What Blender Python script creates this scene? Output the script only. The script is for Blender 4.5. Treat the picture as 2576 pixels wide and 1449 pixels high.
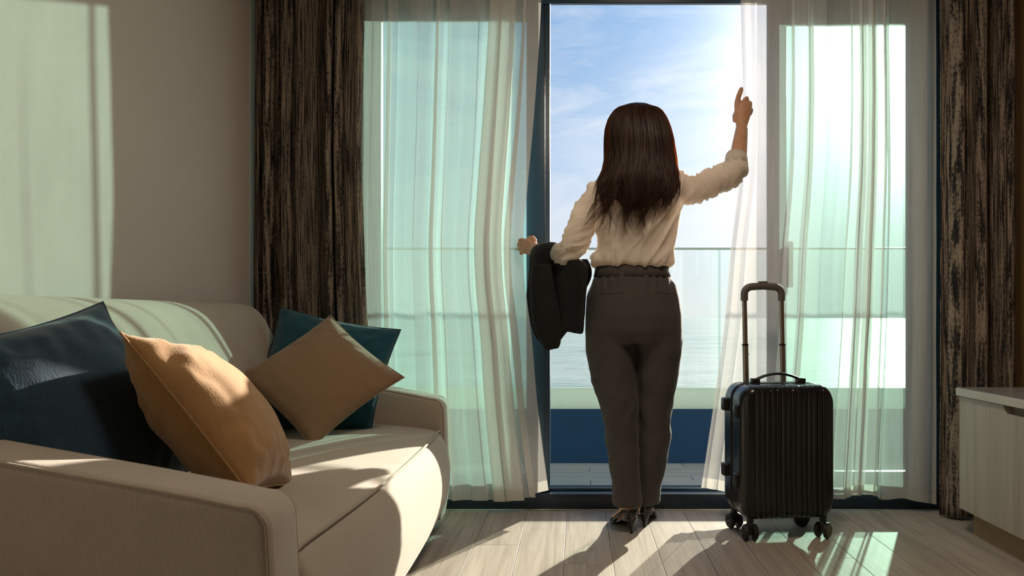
import bpy, bmesh, math, random
from mathutils import Vector, Matrix, noise
from mathutils.bvhtree import BVHTree
import numpy as np

PI = math.pi
for o in list(bpy.data.objects):
    bpy.data.objects.remove(o)
scene = bpy.context.scene
COL = scene.collection

# ------------------------------------------------------------------ camera
IMG_W, IMG_H = 2576, 1449
F = 1900.0            # focal length in photo pixels
VX, VY = 1450.0, 797.0  # principal point: where floorboards vanish, sea horizon
EYE = 0.87
cam_d = bpy.data.cameras.new('camera')
cam_d.sensor_fit = 'HORIZONTAL'
cam_d.sensor_width = 36.0
cam_d.lens = 36.0 * F / IMG_W
cam_d.shift_x = -(VX - IMG_W / 2) / IMG_W
cam_d.shift_y = (VY - IMG_H / 2) / IMG_W
cam_d.clip_start = 0.02
cam_d.clip_end = 20000
cam = bpy.data.objects.new('camera', cam_d)
COL.objects.link(cam)
cam.location = (0, 0, EYE)
cam.rotation_euler = (PI / 2, 0, 0)
scene.camera = cam

def P(px, py, Y):
    return Vector(((px - VX) / F * Y, Y, EYE - (py - VY) / F * Y))

# ------------------------------------------------------------------ light
SUN = Vector((0.50, 1.0, 0.350)).normalized()
scene.view_settings.view_transform = 'Standard'
scene.view_settings.look = 'None'
scene.view_settings.exposure = 0.0
scene.view_settings.gamma = 1.0
scene.view_settings.use_curve_mapping = False

sun_d = bpy.data.lights.new('sun', 'SUN')
sun_d.energy = 14.5
sun_d.angle = math.radians(0.7)
sun_d.color = (1.0, 0.90, 0.77)
sun = bpy.data.objects.new('sun', sun_d)
COL.objects.link(sun)
sun.location = SUN * 30
sun.rotation_euler = SUN.to_track_quat('Z', 'Y').to_euler()

world = bpy.data.worlds.new('sky')
scene.world = world
world.use_nodes = True
wn, wl = world.node_tree.nodes, world.node_tree.links
wn.clear()

class NT:
    """small node-tree helper"""
    def __init__(self, tree):
        self.t = tree
    def n(self, kind, **kw):
        nd = self.t.nodes.new(kind)
        for k, v in kw.items():
            if k.startswith('i_'):
                nd.inputs[k[2:].replace('_', ' ')].default_value = v
            else:
                setattr(nd, k, v)
        return nd
    def l(self, a, b):
        self.t.links.new(a, b)
    def math(self, op, a, b=None, c=None, clamp=False):
        nd = self.t.nodes.new('ShaderNodeMath')
        nd.operation = op
        nd.use_clamp = clamp
        for i, v in enumerate((a, b, c)):
            if v is None:
                continue
            if isinstance(v, (int, float)):
                nd.inputs[i].default_value = v
            else:
                self.l(v, nd.inputs[i])
        return nd.outputs[0]
    def mix(self, fac, a, b, blend='MIX'):
        nd = self.t.nodes.new('ShaderNodeMix')
        nd.data_type = 'RGBA'
        nd.blend_type = blend
        for sock, v in ((nd.inputs[0], fac), (nd.inputs[6], a), (nd.inputs[7], b)):
            if isinstance(v, (int, float)):
                sock.default_value = v
            elif isinstance(v, tuple):
                sock.default_value = v if len(v) == 4 else v + (1,)
            else:
                self.l(v, sock)
        return nd.outputs[2]
    def ramp(self, fac, stops, interp='LINEAR'):
        nd = self.t.nodes.new('ShaderNodeValToRGB')
        nd.color_ramp.interpolation = interp
        el = nd.color_ramp.elements
        while len(el) > 1:
            el.remove(el[-1])
        el[0].position = stops[0][0]
        el[0].color = stops[0][1] if len(stops[0][1]) == 4 else stops[0][1] + (1,)
        for p, c in stops[1:]:
            e = el.new(p)
            e.color = c if len(c) == 4 else c + (1,)
        self.l(fac, nd.inputs[0])
        return nd.outputs[0]

W = NT(world.node_tree)
tc = W.n('ShaderNodeTexCoord')
nrm = W.n('ShaderNodeVectorMath', operation='NORMALIZE')
W.l(tc.outputs['Generated'], nrm.inputs[0])
sep = W.n('ShaderNodeSeparateXYZ')
W.l(nrm.outputs[0], sep.inputs[0])
dot = W.n('ShaderNodeVectorMath', operation='DOT_PRODUCT')
W.l(nrm.outputs[0], dot.inputs[0])
dot.inputs[1].default_value = SUN
dpos = W.math('MAXIMUM', dot.outputs['Value'], 0.0)
zpos = W.math('MAXIMUM', sep.outputs['Z'], 0.0)
base = W.ramp(zpos, [(0.0, (0.86, 0.87, 0.87)), (0.07, (0.74, 0.80, 0.87)), (0.2, (0.47, 0.63, 0.84)),
                     (0.36, (0.20, 0.41, 0.72)), (0.7, (0.11, 0.26, 0.55)), (1.0, (0.07, 0.18, 0.45))])
# wispy cirrus
mp = W.n('ShaderNodeMapping')
mp.inputs['Scale'].default_value = (1.6, 1.6, 7.0)
mp.inputs['Rotation'].default_value = (0.0, 0.22, 0.0)
W.l(nrm.outputs[0], mp.inputs[0])
nz = W.n('ShaderNodeTexNoise', i_Scale=2.6, i_Detail=7.0, i_Roughness=0.62, i_Distortion=0.9)
W.l(mp.outputs[0], nz.inputs['Vector'])
cl = W.ramp(nz.outputs['Fac'], [(0.40, (0, 0, 0)), (0.68, (1, 1, 1))])
clf = W.math('MULTIPLY', cl, 0.52)
skyc = W.mix(clf, base, (0.82, 0.86, 0.93))
h1 = W.math('MULTIPLY', W.math('POWER', dpos, 24.0), 0.95)
h2 = W.math('MULTIPLY', W.math('POWER', dpos, 110.0), 9.0)
h3 = W.math('MULTIPLY', W.math('POWER', dpos, 900.0), 5.0)
g1 = W.mix(1.0, skyc, W.mix(h1, (0, 0, 0), (1.0, 0.96, 0.88)), 'ADD')
hs = W.math('ADD', h2, h3)
vm = W.n('ShaderNodeVectorMath', operation='SCALE')
vm.inputs[0].default_value = (1.0, 0.90, 0.74)
W.l(hs, vm.inputs['Scale'])
va = W.n('ShaderNodeVectorMath', operation='ADD')
W.l(g1, va.inputs[0]); W.l(vm.outputs[0], va.inputs[1])
bg = W.n('ShaderNodeBackground')
W.l(va.outputs[0], bg.inputs[0])
bg.inputs[1].default_value = 1.0
wo = W.n('ShaderNodeOutputWorld')
W.l(bg.outputs[0], wo.inputs[0])

# ------------------------------------------------------------------ helpers
def tag(o, label=None, cat=None, group=None, kind=None):
    if label: o['label'] = label
    if cat: o['category'] = cat
    if group: o['group'] = group
    if kind: o['kind'] = kind
    return o

class MB:
    """mesh collector"""
    def __init__(self):
        self.v = []; self.f = []; self.uv = None
    def add(self, vs, fs):
        b = len(self.v)
        self.v += [tuple(p) for p in vs]
        self.f += [tuple(i + b for i in f) for f in fs]
    def box(self, x0, x1, y0, y1, z0, z1):
        self.add([(x, y, z) for x in (x0, x1) for y in (y0, y1) for z in (z0, z1)],
                 [(0, 1, 3, 2), (4, 6, 7, 5), (0, 4, 5, 1), (2, 3, 7, 6), (0, 2, 6, 4), (1, 5, 7, 3)])
    def rbox(self, x0, x1, y0, y1, z0, z1, r, seg=3, M=None):
        bm = bmesh.new()
        bmesh.ops.create_cube(bm, size=1)
        for v in bm.verts:
            v.co = Vector(((x0 + x1) / 2 + v.co.x * (x1 - x0), (y0 + y1) / 2 + v.co.y * (y1 - y0), (z0 + z1) / 2 + v.co.z * (z1 - z0)))
        bmesh.ops.bevel(bm, geom=bm.edges[:], offset=r, segments=seg, profile=0.5, affect='EDGES')
        if M is not None:
            bm.transform(M)
        bm.verts.index_update()
        self.add([v.co for v in bm.verts], [[v.index for v in f.verts] for f in bm.faces])
        bm.free()
    def rings(self, rings, cap=True, closed=False):
        n = len(rings[0]); b = 0
        vs = [p for r in rings for p in r]
        fs = []
        m = len(rings)
        for i in range(m if closed else m - 1):
            a, c = i * n, ((i + 1) % m) * n
            for j in range(n):
                k = (j + 1) % n
                fs.append((a + j, a + k, c + k, c + j))
        if cap and not closed:
            fs.append(tuple(range(n - 1, -1, -1)))
            fs.append(tuple(range((m - 1) * n, m * n)))
        self.add(vs, fs)
    def tube(self, pts, rad, n=8, cap=True, ref=None, flat=None, closed=False):
        """tube round a path; rad number or list of number / (ra, rb)"""
        pts = [Vector(p) for p in pts]
        m = len(pts)
        if not isinstance(rad, (list, tuple)):
            rad = [rad] * m
        rings = []
        prev = None
        for i, p in enumerate(pts):
            if closed:
                t = (pts[(i + 1) % m] - pts[i - 1])
            else:
                t = pts[min(i + 1, m - 1)] - pts[max(i - 1, 0)]
            t = t.normalized() if t.length > 1e-9 else Vector((0, 0, 1))
            if prev is None:
                r = Vector(ref) if ref is not None else (Vector((0, 0, 1)) if abs(t.z) < 0.9 else Vector((1, 0, 0)))
            else:
                r = prev
            a = (r - t * r.dot(t))
            if a.length < 1e-6:
                a = t.orthogonal()
            a.normalize()
            prev = a
            bb = t.cross(a)
            ra, rb = rad[i] if isinstance(rad[i], (tuple, list)) else (rad[i], rad[i])
            rings.append([p + a * (ra * math.cos(2 * PI * k / n)) + bb * (rb * math.sin(2 * PI * k / n)) for k in range(n)])
        self.rings(rings, cap, closed)
    def ball(self, c, rx, ry, rz, n=14, m=9):
        c = Vector(c)
        rings = []
        for i in range(m):
            a = -PI / 2 + PI * (i + 0.5) / m
            rings.append([c + Vector((rx * math.cos(a) * math.cos(2 * PI * k / n), ry * math.cos(a) * math.sin(2 * PI * k / n), rz * math.sin(a))) for k in range(n)])
        self.rings(rings)
    def grid(self, rows):
        n = len(rows[0]); m = len(rows)
        fs = [(i * n + j, i * n + j + 1, (i + 1) * n + j + 1, (i + 1) * n + j) for i in range(m - 1) for j in range(n - 1)]
        self.add([p for r in rows for p in r], fs)
    def prism(self, poly, axis, a0, a1):
        """polygon (2-d points) swept along an axis: 'x' uses (y,z), 'y' uses (x,z), 'z' uses (x,y)"""
        def mk(q, a):
            return {'x': (a, q[0], q[1]), 'y': (q[0], a, q[1]), 'z': (q[0], q[1], a)}[axis]
        self.rings([[mk(q, a0) for q in poly], [mk(q, a1) for q in poly]])
    def build(self, name, mat, parent=None, smooth=True, angle=None, fix=True):
        me = bpy.data.meshes.new(name)
        me.from_pydata(self.v, [], self.f)
        if fix:
            bm = bmesh.new(); bm.from_mesh(me)
            bmesh.ops.recalc_face_normals(bm, faces=bm.faces[:])
            bm.to_mesh(me); bm.free()
        return link(name, me, mat, parent, smooth, angle)

def link(name, me, mat, parent=None, smooth=True, angle=None):
    me.update()
    o = bpy.data.objects.new(name, me)
    COL.objects.link(o)
    if mat is not None:
        me.materials.clear()
        me.materials.append(mat)
    if smooth and len(me.polygons):
        me.polygons.foreach_set('use_smooth', [True] * len(me.polygons))
        if angle is not None:
            sharp_edges(me, math.radians(angle))
    if parent is not None:
        o.parent = parent
        root = parent
        off = Vector((0, 0, 0))
        while root is not None:
            off += root.location
            root = root.parent
        o.location = -off
    return o

def sharp_edges(me, ang):
    bm = bmesh.new(); bm.from_mesh(me)
    for e in bm.edges:
        if len(e.link_faces) == 2 and e.calc_face_angle(0) > ang:
            e.smooth = False
    bm.to_mesh(me); bm.free()

def empty(name, loc):
    o = bpy.data.objects.new(name, None)
    COL.objects.link(o)
    o.empty_display_size = 0.1
    o.location = loc
    return o

def mod_apply(o):
    dg = bpy.context.evaluated_depsgraph_get()
    dg.update()
    me = bpy.data.meshes.new_from_object(o.evaluated_get(dg))
    o.modifiers.clear()
    old = o.data
    o.data = me
    bpy.data.meshes.remove(old)
    return o

def remeshed(mb, voxel, smooth_it=6, fac=0.5):
    """closed overlapping lofts -> one continuous surface"""
    me = bpy.data.meshes.new('tmp')
    me.from_pydata(mb.v, [], mb.f)
    bm = bmesh.new(); bm.from_mesh(me)
    bmesh.ops.recalc_face_normals(bm, faces=bm.faces[:])
    bm.to_mesh(me); bm.free()
    o = bpy.data.objects.new('tmp', me)
    COL.objects.link(o)
    m = o.modifiers.new('r', 'REMESH'); m.mode = 'VOXEL'; m.voxel_size = voxel
    s = o.modifiers.new('s', 'SMOOTH'); s.factor = fac; s.iterations = smooth_it
    dg = bpy.context.evaluated_depsgraph_get(); dg.update()
    out = bpy.data.meshes.new_from_object(o.evaluated_get(dg))
    bpy.data.objects.remove(o)
    bpy.data.meshes.remove(me)
    return out

def displace(me, fn):
    nv = len(me.vertices)
    co = np.empty(nv * 3); me.vertices.foreach_get('co', co)
    no = np.empty(nv * 3); me.vertices.foreach_get('normal', no)
    co = co.reshape(-1, 3); no = no.reshape(-1, 3)
    d = np.array([fn(c, n) for c, n in zip(co.tolist(), no.tolist())])
    co = co + no * d[:, None]
    me.vertices.foreach_set('co', co.ravel())
    me.update()

def fbm(x, y, z, oct=3):
    s, a = 0.0, 1.0
    for i in range(oct):
        s += a * noise.noise(Vector((x, y, z)))
        x *= 2.03; y *= 2.03; z *= 2.03; a *= 0.5
    return s

def tab(t, table):
    """piecewise-linear table lookup: [(t, v...)]"""
    if t <= table[0][0]:
        return table[0][1:]
    for a, b in zip(table, table[1:]):
        if t <= b[0]:
            k = (t - a[0]) / (b[0] - a[0])
            return tuple(p + (q - p) * k for p, q in zip(a[1:], b[1:]))
    return table[-1][1:]

def smooth_tab(t, table):
    """cosine-eased lookup, soft corners: average of neighbours"""
    w = (table[-1][0] - table[0][0]) / (len(table) * 3.0)
    acc = None
    for d, g in ((-1, 1), (-0.5, 2), (0, 3), (0.5, 2), (1, 1)):
        v = tab(t + d * w, table)
        acc = [x * g for x in v] if acc is None else [a + x * g for a, x in zip(acc, v)]
    return tuple(a / 9.0 for a in acc)

# ------------------------------------------------------------------ materials
def mat_new(name):
    m = bpy.data.materials.new(name)
    m.use_nodes = True
    t = NT(m.node_tree)
    m.node_tree.nodes.clear()
    out = t.n('ShaderNodeOutputMaterial')
    return m, t, out

def bsdf(t, color, rough=0.6, metal=0.0, spec=0.5, sheen=0.0):
    b = t.n('ShaderNodeBsdfPrincipled')
    if isinstance(color, tuple):
        b.inputs['Base Color'].default_value = color + (1,)
    else:
        t.l(color, b.inputs['Base Color'])
    b.inputs['Roughness'].default_value = rough
    b.inputs['Metallic'].default_value = metal
    b.inputs['Specular IOR Level'].default_value = spec
    if sheen:
        b.inputs['Sheen Weight'].default_value = sheen
    return b

def obj_noise(t, scale, vec_scale=(1, 1, 1), detail=4, rough=0.55, dist=0.0):
    c = t.n('ShaderNodeTexCoord')
    mp = t.n('ShaderNodeMapping')
    mp.inputs['Scale'].default_value = vec_scale
    t.l(c.outputs['Object'], mp.inputs[0])
    nz = t.n('ShaderNodeTexNoise', i_Scale=scale, i_Detail=detail, i_Roughness=rough, i_Distortion=dist)
    t.l(mp.outputs[0], nz.inputs['Vector'])
    return nz.outputs['Fac']

def bump(t, b, height, strength, dist=0.01):
    bp = t.n('ShaderNodeBump')
    bp.inputs['Strength'].default_value = strength
    bp.inputs['Distance'].default_value = dist
    t.l(height, bp.inputs['Height'])
    t.l(bp.outputs[0], b.inputs['Normal'])

def simple(name, color, rough=0.6, metal=0.0, var=0.12, scale=8.0, bscale=0.0, bstr=0.1, spec=0.5, sheen=0.0):
    m, t, out = mat_new(name)
    nz = obj_noise(t, scale)
    lo = tuple(c * (1 - var) for c in color); hi = tuple(min(1, c * (1 + var)) for c in color)
    c = t.ramp(nz, [(0.3, lo), (0.7, hi)])
    b = bsdf(t, c, rough, metal, spec, sheen)
    if bscale:
        bump(t, b, obj_noise(t, bscale, detail=2), bstr)
    t.l(b.outputs[0], out.inputs[0])
    return m

def fabric(name, color, color2=None, weave=420.0, rough=0.9, sheen=0.25, bstr=0.35):
    m, t, out = mat_new(name)
    big = obj_noise(t, 5.0)
    thr = obj_noise(t, weave, (1, 1, 0.25), 2)
    c2 = color2 or tuple(c * 0.78 for c in color)
    c = t.ramp(t.math('ADD', t.math('MULTIPLY', big, 0.45), t.math('MULTIPLY', thr, 0.55)), [(0.35, c2), (0.62, color)])
    b = bsdf(t, c, rough, 0, 0.25, sheen)
    bump(t, b, thr, bstr, 0.002)
    t.l(b.outputs[0], out.inputs[0])
    return m

def sheer_mat(name, color, clear, trans, refl):
    """thin voile: part clear, part scattering light through, part reflecting"""
    m, t, out = mat_new(name)
    thr = obj_noise(t, 130.0, (1, 1, 0.03), 2)
    thr2 = obj_noise(t, 300.0, (0.05, 0.05, 1), 2)
    th = t.math('ADD', t.math('MULTIPLY', thr, 0.6), t.math('MULTIPLY', thr2, 0.4))
    tr = t.n('ShaderNodeBsdfTransparent')
    tl = t.n('ShaderNodeBsdfTranslucent'); tl.inputs[0].default_value = color + (1,)
    df = t.n('ShaderNodeBsdfDiffuse'); df.inputs[0].default_value = color + (1,)
    m1 = t.n('ShaderNodeMixShader'); m1.inputs[0].default_value = refl / (refl + trans)
    t.l(tl.outputs[0], m1.inputs[1]); t.l(df.outputs[0], m1.inputs[2])
    m2 = t.n('ShaderNodeMixShader')
    fac = t.math('ADD', t.math('MULTIPLY', t.math('SUBTRACT', th, 0.5), 0.28), 1 - clear, clamp=True)
    t.l(fac, m2.inputs[0])
    t.l(tr.outputs[0], m2.inputs[1]); t.l(m1.outputs[0], m2.inputs[2])
    t.l(m2.outputs[0], out.inputs[0])
    return m

def glass_mat(name, tint, gloss=0.05):
    m, t, out = mat_new(name)
    nz = obj_noise(t, 1.5)
    tr = t.n('ShaderNodeBsdfTransparent')
    c = t.ramp(nz, [(0.3, tuple(x * 0.985 for x in tint)), (0.7, tint)])
    t.l(c, tr.inputs[0])
    gl = t.n('ShaderNodeBsdfGlossy'); gl.inputs['Roughness'].default_value = 0.02
    mx = t.n('ShaderNodeMixShader'); mx.inputs[0].default_value = gloss
    t.l(tr.outputs[0], mx.inputs[1]); t.l(gl.outputs[0], mx.inputs[2])
    t.l(mx.outputs[0], out.inputs[0])
    return m

def wood(name, dark, light, grain_axis='y', rough=0.45, scale=1.0, rand=True, bstr=0.15, spec=0.4):
    m, t, out = mat_new(name)
    c = t.n('ShaderNodeTexCoord')
    add = t.n('ShaderNodeVectorMath', operation='ADD')
    t.l(c.outputs['Object'], add.inputs[0])
    oi = t.n('ShaderNodeObjectInfo')
    if rand:
        cb = t.n('ShaderNodeCombineXYZ')
        t.l(t.math('MULTIPLY', oi.outputs['Random'], 37.0), cb.inputs[0])
        t.l(t.math('MULTIPLY', oi.outputs['Random'], 91.0), cb.inputs[1])
        t.l(t.math('MULTIPLY', oi.outputs['Random'], 13.0), cb.inputs[2])
        t.l(cb.outputs[0], add.inputs[1])
    mp = t.n('ShaderNodeMapping')
    sc = {'x': (0.6, 16, 16), 'y': (16, 0.6, 16), 'z': (16, 16, 0.6)}[grain_axis]
    mp.inputs['Scale'].default_value = tuple(s * scale for s in sc)
    t.l(add.outputs[0], mp.inputs[0])
    n1 = t.n('ShaderNodeTexNoise', i_Scale=1.3, i_Detail=6.0, i_Roughness=0.62, i_Distortion=0.6)
    t.l(mp.outputs[0], n1.inputs['Vector'])
    n2 = t.n('ShaderNodeTexNoise', i_Scale=7.0, i_Detail=3.0, i_Roughness=0.6)
    t.l(mp.outputs[0], n2.inputs['Vector'])
    g = t.math('ADD', t.math('MULTIPLY', n1.outputs['Fac'], 0.65), t.math('MULTIPLY', n2.outputs['Fac'], 0.35))
    if rand:
        g = t.math('ADD', g, t.math('MULTIPLY', t.math('SUBTRACT', oi.outputs['Random'], 0.5), 0.10))
    col = t.ramp(g, [(0.33, dark), (0.66, light)])
    b = bsdf(t, col, rough, 0, spec)
    bump(t, b, g, bstr, 0.002)
    t.l(b.outputs[0], out.inputs[0])
    return m

def drape_mat(name):
    """dark jacquard with long upright streaks"""
    m, t, out = mat_new(name)
    uv = t.n('ShaderNodeUVMap')
    mp = t.n('ShaderNodeMapping'); mp.inputs['Scale'].default_value = (135, 4.2, 1)
    t.l(uv.outputs[0], mp.inputs[0])
    n1 = t.n('ShaderNodeTexNoise', i_Scale=1.0, i_Detail=5.0, i_Roughness=0.6, i_Distortion=0.35)
    t.l(mp.outputs[0], n1.inputs['Vector'])
    mp2 = t.n('ShaderNodeMapping'); mp2.inputs['Scale'].default_value = (330, 60, 1)
    t.l(uv.outputs[0], mp2.inputs[0])
    n2 = t.n('ShaderNodeTexNoise', i_Scale=1.0, i_Detail=3.0, i_Roughness=0.7)
    t.l(mp2.outputs[0], n2.inputs['Vector'])
    g = t.math('ADD', t.math('MULTIPLY', n1.outputs['Fac'], 0.68), t.math('MULTIPLY', n2.outputs['Fac'], 0.32))
    c = t.ramp(g, [(0.40, (0.010, 0.010, 0.014)), (0.47, (0.045, 0.036, 0.030)), (0.52, (0.23, 0.185, 0.145)), (0.64, (0.37, 0.30, 0.24))])
    b = bsdf(t, c, 0.85, 0, 0.2, 0.15)
    bump(t, b, g, 0.5, 0.004)
    t.l(b.outputs[0], out.inputs[0])
    return m

M = {}
M['wall'] = simple('wall_paint', (0.56, 0.51, 0.465), 0.85, 0, 0.04, 2.0, 240, 0.12)
M['wall_warm'] = wood('wall_panel_oak', (0.17, 0.070, 0.018), (0.30, 0.13, 0.040), 'z', 0.5, 0.5, False)
M['ceiling'] = simple('ceiling_paint', (0.46, 0.37, 0.27), 0.9, 0, 0.03)
M['subfloor'] = simple('floor_joint', (0.44, 0.39, 0.33), 0.8)
M['plank'] = wood('floor_oak', (0.28, 0.238, 0.20), (0.48, 0.42, 0.36), 'y', 0.58, 1.0, True, 0.12, 0.14)
M['deck'] = wood('balcony_board', (0.32, 0.30, 0.28), (0.50, 0.47, 0.44), 'x', 0.55, 0.8, True, 0.12)
M['navy'] = simple('navy_aluminium', (0.022, 0.055, 0.095), 0.38, 0.0, 0.1, 3.0)
M['navy_dark'] = simple('navy_aluminium_dark', (0.012, 0.022, 0.036), 0.4, 0.0, 0.1, 3.0)
M['parapet'] = simple('parapet_blue_paint', (0.006, 0.045, 0.125), 0.7, 0, 0.1, 3.0, 60, 0.1)
M['silver'] = simple('brushed_metal', (0.62, 0.60, 0.56), 0.35, 1.0, 0.06)
M['rail'] = simple('rail_metal', (0.40, 0.42, 0.38), 0.45, 0.3, 0.06)
M['joint'] = glass_mat('clear_joint_strip', (0.80, 0.88, 0.84), 0.05)
M['glass'] = glass_mat('green_tinted_glass', (0.72, 0.935, 0.885), 0.04)
M['rail_glass'] = glass_mat('balustrade_glass', (0.95, 0.985, 0.965), 0.03)
m, t, out = mat_new('frosted_kerb_glass')
nz = obj_noise(t, 3.0)
cc = t.ramp(nz, [(0.3, (0.54, 0.61, 0.56)), (0.7, (0.60, 0.67, 0.61))])
tl = t.n('ShaderNodeBsdfTranslucent'); t.l(cc, tl.inputs[0])
df = bsdf(t, cc, 0.4)
mx = t.n('ShaderNodeMixShader'); mx.inputs[0].default_value = 0.62
t.l(tl.outputs[0], mx.inputs[1]); t.l(df.outputs[0], mx.inputs[2]); t.l(mx.outputs[0], out.inputs[0])
M['kerb'] = m
# sea
m, t, out = mat_new('sea_water')
w1 = obj_noise(t, 0.035, (0.35, 1.0, 1), 5, 0.6, 0.5)
w2 = obj_noise(t, 0.35, (0.3, 1.0, 1), 4, 0.65, 0.3)
g = t.math('ADD', t.math('MULTIPLY', w1, 0.45), t.math('MULTIPLY', w2, 0.55))
c = t.ramp(g, [(0.38, (0.07, 0.15, 0.14)), (0.47, (0.27, 0.34, 0.31)), (0.62, (0.42, 0.46, 0.42))])
b = bsdf(t, c, 0.32, 0, 0.5)
bump(t, b, g, 0.6, 1.2)
t.l(b.outputs[0], out.inputs[0])
M['sea'] = m

M['sofa'] = fabric('cream_upholstery', (0.455, 0.40, 0.335), (0.385, 0.335, 0.275), 300.0, 0.85, 0.2, 0.25)
M['sofa_pipe'] = fabric('cream_piping', (0.42, 0.36, 0.29), None, 300.0, 0.85, 0.2, 0.2)
M['sofa_base'] = simple('sofa_plinth_wood', (0.05, 0.042, 0.036), 0.4)
M['blue'] = fabric('ink_blue_linen', (0.020, 0.060, 0.100), (0.012, 0.034, 0.060), 260.0, 0.9, 0.35, 0.4)
M['teal'] = fabric('deep_teal_linen', (0.010, 0.085, 0.125), (0.006, 0.05, 0.08), 260.0, 0.9, 0.3, 0.4)
M['tan'] = fabric('ochre_linen', (0.38, 0.215, 0.085), (0.31, 0.17, 0.062), 260.0, 0.9, 0.3, 0.4)
M['taupe'] = fabric('taupe_linen', (0.29, 0.19, 0.11), (0.24, 0.155, 0.088), 260.0, 0.9, 0.3, 0.4)
M['drape'] = drape_mat('dark_streaked_jacquard')
M['sheer'] = sheer_mat('white_voile', (0.90, 0.88, 0.86), 0.38, 0.085, 0.52)
M['hem'] = sheer_mat('white_voile_hem', (0.80, 0.76, 0.70), 0.18, 0.16, 0.40)
M['cab'] = wood('washed_oak', (0.36, 0.32, 0.27), (0.54, 0.49, 0.42), 'z', 0.55, 0.8, False, 0.08)
M['cab_top'] = simple('cabinet_stone_top', (0.33, 0.32, 0.31), 0.22, 0, 0.06, 12.0)
M['cab_edge'] = simple('cabinet_edge', (0.58, 0.55, 0.50), 0.5, 0, 0.05)
M['cab_in'] = simple('cabinet_recess', (0.20, 0.17, 0.14), 0.7)
M['cab_base'] = wood('plinth_oak', (0.26, 0.17, 0.09), (0.42, 0.29, 0.16), 'y', 0.5, 0.8, False, 0.08)
M['shell'] = simple('black_polycarbonate', (0.012, 0.012, 0.013), 0.24, 0, 0.08, 6.0)
M['plastic'] = simple('black_plastic', (0.010, 0.010, 0.011), 0.4, 0, 0.1)
M['rubber'] = simple('black_rubber', (0.014, 0.014, 0.015), 0.6, 0, 0.1)
M['zip'] = simple('zip_tape', (0.03, 0.03, 0.032), 0.55, 0, 0.1)
M['alu'] = simple('trolley_tube', (0.34, 0.30, 0.25), 0.32, 0.85, 0.05)
M['grip'] = simple('trolley_grip', (0.11, 0.10, 0.085), 0.5, 0, 0.06)
M['hub'] = simple('wheel_hub', (0.32, 0.27, 0.19), 0.4, 0.6, 0.08)
M['trouser'] = fabric('charcoal_suiting', (0.074, 0.064, 0.061), (0.056, 0.048, 0.046), 360.0, 0.85, 0.12, 0.15)
M['jacket'] = fabric('black_suiting', (0.012, 0.012, 0.013), (0.008, 0.008, 0.009), 360.0, 0.85, 0.08, 0.15)
m, t, out = mat_new('white_blouse_cotton')
th = obj_noise(t, 350.0, (1, 1, 0.4), 2)
cc = t.ramp(th, [(0.3, (0.80, 0.73, 0.63)), (0.7, (0.90, 0.84, 0.75))])
df = bsdf(t, cc, 0.75, 0, 0.25, 0.1)
tl = t.n('ShaderNodeBsdfTranslucent'); t.l(cc, tl.inputs[0])
mx = t.n('ShaderNodeMixShader'); mx.inputs[0].default_value = 0.38
t.l(df.outputs[0], mx.inputs[1]); t.l(tl.outputs[0], mx.inputs[2]); t.l(mx.outputs[0], out.inputs[0])
M['blouse'] = m
m, t, out = mat_new('skin')
nz = obj_noise(t, 30.0)
cc = t.ramp(nz, [(0.3, (0.52, 0.28, 0.165)), (0.7, (0.60, 0.34, 0.21))])
b = bsdf(t, cc, 0.5, 0, 0.4)
b.inputs['Subsurface Weight'].default_value = 0.25
b.inputs['Subsurface Radius'].default_value = (0.012, 0.005, 0.003)
b.inputs['Subsurface Scale'].default_value = 0.6
t.l(b.outputs[0], out.inputs[0])
M['skin'] = m
m, t, out = mat_new('dark_brown_hair')
nz = obj_noise(t, 60.0, (1, 1, 0.1))
cc = t.ramp(nz, [(0.3, (0.026, 0.014, 0.010)), (0.7, (0.065, 0.034, 0.022))])
df = bsdf(t, cc, 0.42, 0, 0.45)
tl = t.n('ShaderNodeBsdfTranslucent'); tl.inputs[0].default_value = (0.55, 0.14, 0.02, 1)
mx = t.n('ShaderNodeMixShader'); mx.inputs[0].default_value = 0.28
t.l(df.outputs[0], mx.inputs[1]); t.l(tl.outputs[0], mx.inputs[2]); t.l(mx.outputs[0], out.inputs[0])
M['hair'] = m
m, t, out = mat_new('fine_brown_hair')
nz = obj_noise(t, 60.0, (1, 1, 0.1))
cc = t.ramp(nz, [(0.3, (0.06, 0.025, 0.012)), (0.7, (0.12, 0.05, 0.02))])
df = bsdf(t, cc, 0.4, 0, 0.5)
tl = t.n('ShaderNodeBsdfTranslucent'); tl.inputs[0].default_value = (0.90, 0.38, 0.09, 1)
mx = t.n('ShaderNodeMixShader'); mx.inputs[0].default_value = 0.5
t.l(df.outputs[0], mx.inputs[1]); t.l(tl.outputs[0], mx.inputs[2]); t.l(mx.outputs[0], out.inputs[0])
M['hair_fine'] = m
M['leather'] = simple('black_patent_leather', (0.010, 0.009, 0.009), 0.25, 0, 0.1)
M['eye'] = simple('eye_white', (0.75, 0.72, 0.68), 0.3)
M['lip'] = simple('lip', (0.45, 0.14, 0.12), 0.4)
M['fill_lamp_case'] = simple('fill_lamp_ring', (0.8, 0.78, 0.74), 0.4)  # housing of the added fill lamp

# ------------------------------------------------------------------ room shell
XL, XR, YB, YW, ZC = -1.408, 1.95, -4.2, 3.44, 2.62   # left, right, back, window wall, ceiling
def struct(name, mb, mat, label, cat, parent=None, **kw):
    o = mb.build(name, mat, parent, **kw)
    return tag(o, label, cat, kind='structure')

b = MB(); b.box(XL - 0.2, XR + 0.2, YB - 0.2, YW - 0.02, -0.14, -0.006)
floor = struct('floor', b, M['subfloor'], 'grey brown oak plank floor of the room', 'floor', smooth=False)
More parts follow.
